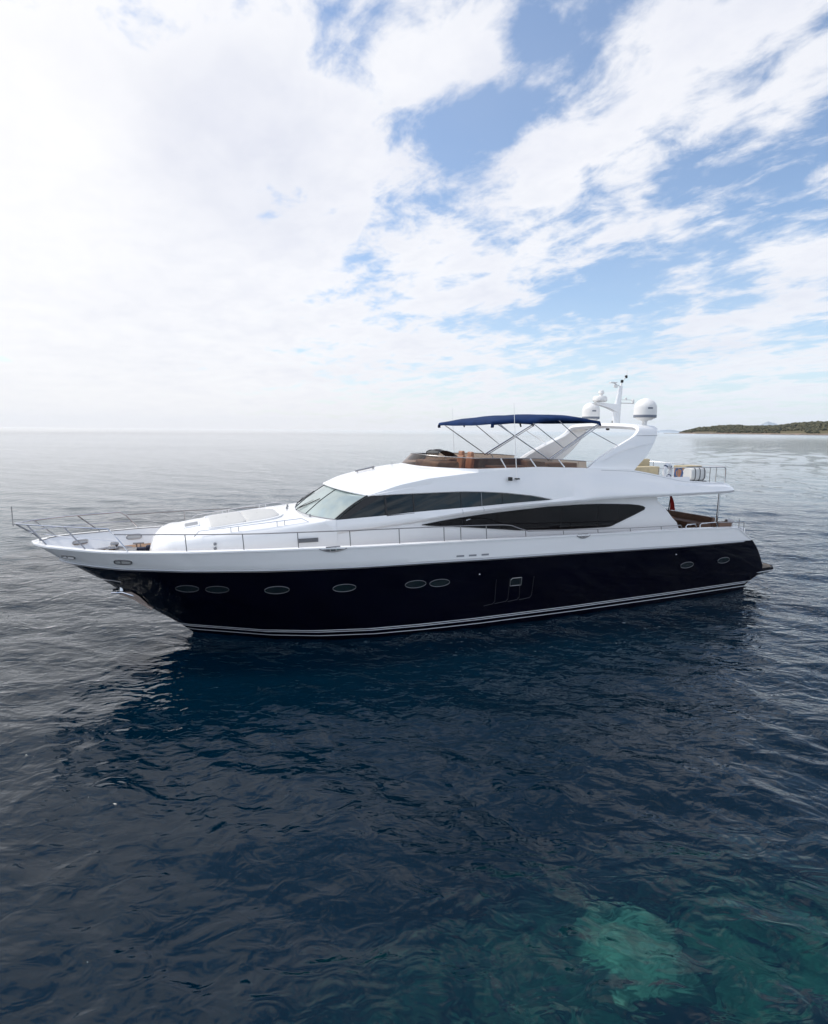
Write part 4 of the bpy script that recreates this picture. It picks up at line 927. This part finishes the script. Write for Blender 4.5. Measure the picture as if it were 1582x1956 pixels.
rock_m = mat('weedy_rock', (.03, .10, .075), .95, spec=.1, noise_scale=1.3, noise_amt=.6)
for nm, lab, loc, sc_ in (('submerged_rock', 'dim green rock slab left of the pale boulder under the water', (2.2, 7.0, -4.1), (.9, .6, .5)),
                     ('submerged_rock', 'dark green rock lying below the pale boulder at the lower edge', (2.9, 6.3, -3.9), (1.0, .5, .5)),
                     ('submerged_rock', 'green rock mound under the water in the bottom right corner', (5.6, 6.4, -3.9), (1.0, .8, .6))):
    q_ = rk.copy(); q_.data = rk.data.copy(); q_.data.materials[0] = rock_m; q_.name = nm; COL.objects.link(q_); q_.location = loc; q_.scale = sc_; q_.rotation_euler = (0, 0, loc[0]); tag(q_, lab, 'rock', 'rocks under the foreground water')

# ------------------------------------------------------------------ headland and mountain far off
def PXD(px): return (px - 791) / F_PX
hl_sky = T([(1262,0),(1288,.5),(1299,4.5),(1317,8.5),(1327,10.5),(1352,13),(1374,15.5),(1402,17),(1415,15),(1443,15.6),(1474,16.3),(1498,21),(1523,23.5),(1561,26.7),(1600,26),(1700,32),(1900,36)])
dist = T([(1262,3500),(1443,3100),(1582,2600),(1900,2200)])
rows = []; tops_ = []
pxs = lin(1262, 1900, 150)
for px in pxs:
    D = dist(px); h = hl_sky(px) / F_PX * D * 1.0 + (6.78 if hl_sky(px) > 1 else 1.0); h = max(1.0, h - 7)
    j = math.sin(px * .9) * .5 + math.sin(px * .33) * .8
    X0 = PXD(px) * D; row = []
    for dd, hh in ((0, -1.0), (4, 1.2 + .6 * j), (18, 3.5 + j), (60, 5 + .06 * h), (160, .42 * h + 2), (300, .8 * h), (430, h), (620, .85 * h), (900, .3 * h)):
        row.append((X0 * (1 + dd / D), D + dd, min(hh, h + 1) if dd else -1.0))
    rows.append(row)
hm = bpy.data.materials.new('headland_ground'); hm.use_nodes = True; nt = hm.node_tree; b = nt.nodes['Principled BSDF']; b.inputs['Roughness'].default_value = .95
t = nt.nodes.new('ShaderNodeTexCoord'); s_ = nt.nodes.new('ShaderNodeSeparateXYZ'); nt.links.new(t.outputs['Object'], s_.inputs[0])
n_ = nt.nodes.new('ShaderNodeTexNoise'); n_.inputs['Scale'].default_value = .03; n_.inputs['Detail'].default_value = 8; nt.links.new(t.outputs['Object'], n_.inputs['Vector'])
q = nt.nodes.new('ShaderNodeMath'); q.operation = 'MULTIPLY_ADD'; nt.links.new(n_.outputs[0], q.inputs[0]); q.inputs[1].default_value = -14; nt.links.new(s_.outputs[2], q.inputs[2])
r = nt.nodes.new('ShaderNodeValToRGB'); mr = nt.nodes.new('ShaderNodeMapRange'); nt.links.new(q.outputs[0], mr.inputs[0]); mr.inputs[1].default_value = -12; mr.inputs[2].default_value = 12
nt.links.new(mr.outputs[0], r.inputs[0]); e = r.color_ramp.elements; e[0].position = .24; e[0].color = (.07, .06, .05, 1); e[1].position = .62; e[1].color = (.10, .085, .04, 1)
k_ = r.color_ramp.elements.new(.37); k_.color = (.30, .21, .16, 1); k_ = r.color_ramp.elements.new(.45); k_.color = (.15, .12, .07, 1)
nt.links.new(r.outputs[0], b.inputs['Base Color'])
hd = MB().grid(rows).build('headland', hm, sharp=180); tag(hd, kind='structure')
# wood on the headland: one mass of small crowns
lm = bpy.data.materials.new('pine_wood'); lm.use_nodes = True; nt = lm.node_tree; b = nt.nodes['Principled BSDF']; b.inputs['Roughness'].default_value = 1
t = nt.nodes.new('ShaderNodeTexCoord'); n_ = nt.nodes.new('ShaderNodeTexNoise'); n_.inputs['Scale'].default_value = .06; n_.inputs['Detail'].default_value = 6; nt.links.new(t.outputs['Object'], n_.inputs['Vector'])
r = nt.nodes.new('ShaderNodeValToRGB'); nt.links.new(n_.outputs[0], r.inputs[0]); r.color_ramp.elements[0].position = .38; r.color_ramp.elements[0].color = (.020, .026, .014, 1); r.color_ramp.elements[1].position = .66; r.color_ramp.elements[1].color = (.115, .105, .055, 1)
nt.links.new(r.outputs[0], b.inputs['Base Color'])
ico = bmesh.new(); bmesh.ops.create_icosphere(ico, subdivisions=1, radius=1); ico.verts.ensure_lookup_table()
iv = np.array([v.co[:] for v in ico.verts]); ifc = np.array([[v.index for v in f.verts] for f in ico.faces]); ico.free()
V = []; Fc = []
A = np.array(rows)            # (n, 9, 3)
for _ in range(7500):
    i = RNG.uniform(0, len(rows) - 2); j = 2.7 + RNG.random() ** .8 * 4.6
    i0, j0 = int(i), int(j); fi, fj = i - i0, j - j0
    p = (A[i0, j0] * (1 - fi) + A[i0 + 1, j0] * fi) * (1 - fj) + (A[i0, j0 + 1] * (1 - fi) + A[i0 + 1, j0 + 1] * fi) * fj
    if pxs[i0] < 1290: continue
    if j < 3.6 and math.sin(i * .35 + 1.0) + math.sin(i * .13) > .3: continue
    sz = RNG.uniform(3.5, 8.5) * min(1, .4 + (pxs[i0] - 1290) / 60)
    v = iv * (1 + RNG.uniform(-.28, .28, (len(iv), 1))) * np.array([sz, sz, sz * RNG.uniform(.6, 1.0)]) + p + np.array([0, 0, sz * .7])
    o = len(V) * len(iv); V.append(v); Fc.append(ifc + o)
V = np.concatenate(V); Fc = np.concatenate(Fc)
me = bpy.data.meshes.new('pine_wood'); me.from_pydata(V.tolist(), [], Fc.tolist()); me.materials.append(lm)
wd = bpy.data.objects.new('pine_wood', me); COL.objects.link(wd); tag(wd, 'dense green pine wood covering the distant headland', 'wood', kind='stuff')
mm = mat('mountain_slope', (.30, .36, .42), 1.0, noise_scale=.001, noise_amt=.3)  # pale blue base colour carries part of the distance haze
def ridge(name, D, prof, amp, depth):
    rows = []
    P = T(prof)
    for px in lin(prof[0][0], prof[-1][0], 60):
        h = P(px) / F_PX * D + (6.78 if P(px) > 0 else 0) + amp * math.sin(px * 1.7) * (1 if P(px) > 3 else 0); X0 = PXD(px) * D
        rows.append([(X0 * (1 + dd / D), D + dd, hh) for dd, hh in ((0, -5), (depth * .3, .45 * h), (depth * .7, .8 * h), (depth, h), (depth * 1.6, .4 * h), (depth * 2, -5))])
    o = MB().grid(rows).build(name, mm, sharp=180); tag(o, kind='structure')
ridge('mountain', 17000, [(1400,0),(1425,6),(1441,16),(1450,20.5),(1457,24),(1464,21.5),(1472,20),(1480,15),(1500,8),(1530,0)], 10, 1500)
ridge('hills', 17000, [(1225,0),(1245,2.5),(1262,5),(1275,5.5),(1290,3),(1310,0)], 2, 1500)
hm_ = bpy.data.materials.new('air'); hm_.use_nodes = True; nt = hm_.node_tree; nt.nodes.clear()
pv = nt.nodes.new('ShaderNodeVolumePrincipled'); pv.inputs['Color'].default_value = (.90, .94, 1.0, 1); pv.inputs['Density'].default_value = 0.000012; pv.inputs['Anisotropy'].default_value = .3
o_ = nt.nodes.new('ShaderNodeOutputMaterial'); nt.links.new(pv.outputs[0], o_.inputs['Volume'])
hz_ = MB().box((0, 0, 235), (56000, 56000, 544)).build('haze', hm_, smooth=False, weld=0); tag(hz_, kind='stuff')
print('built', len(bpy.data.objects))
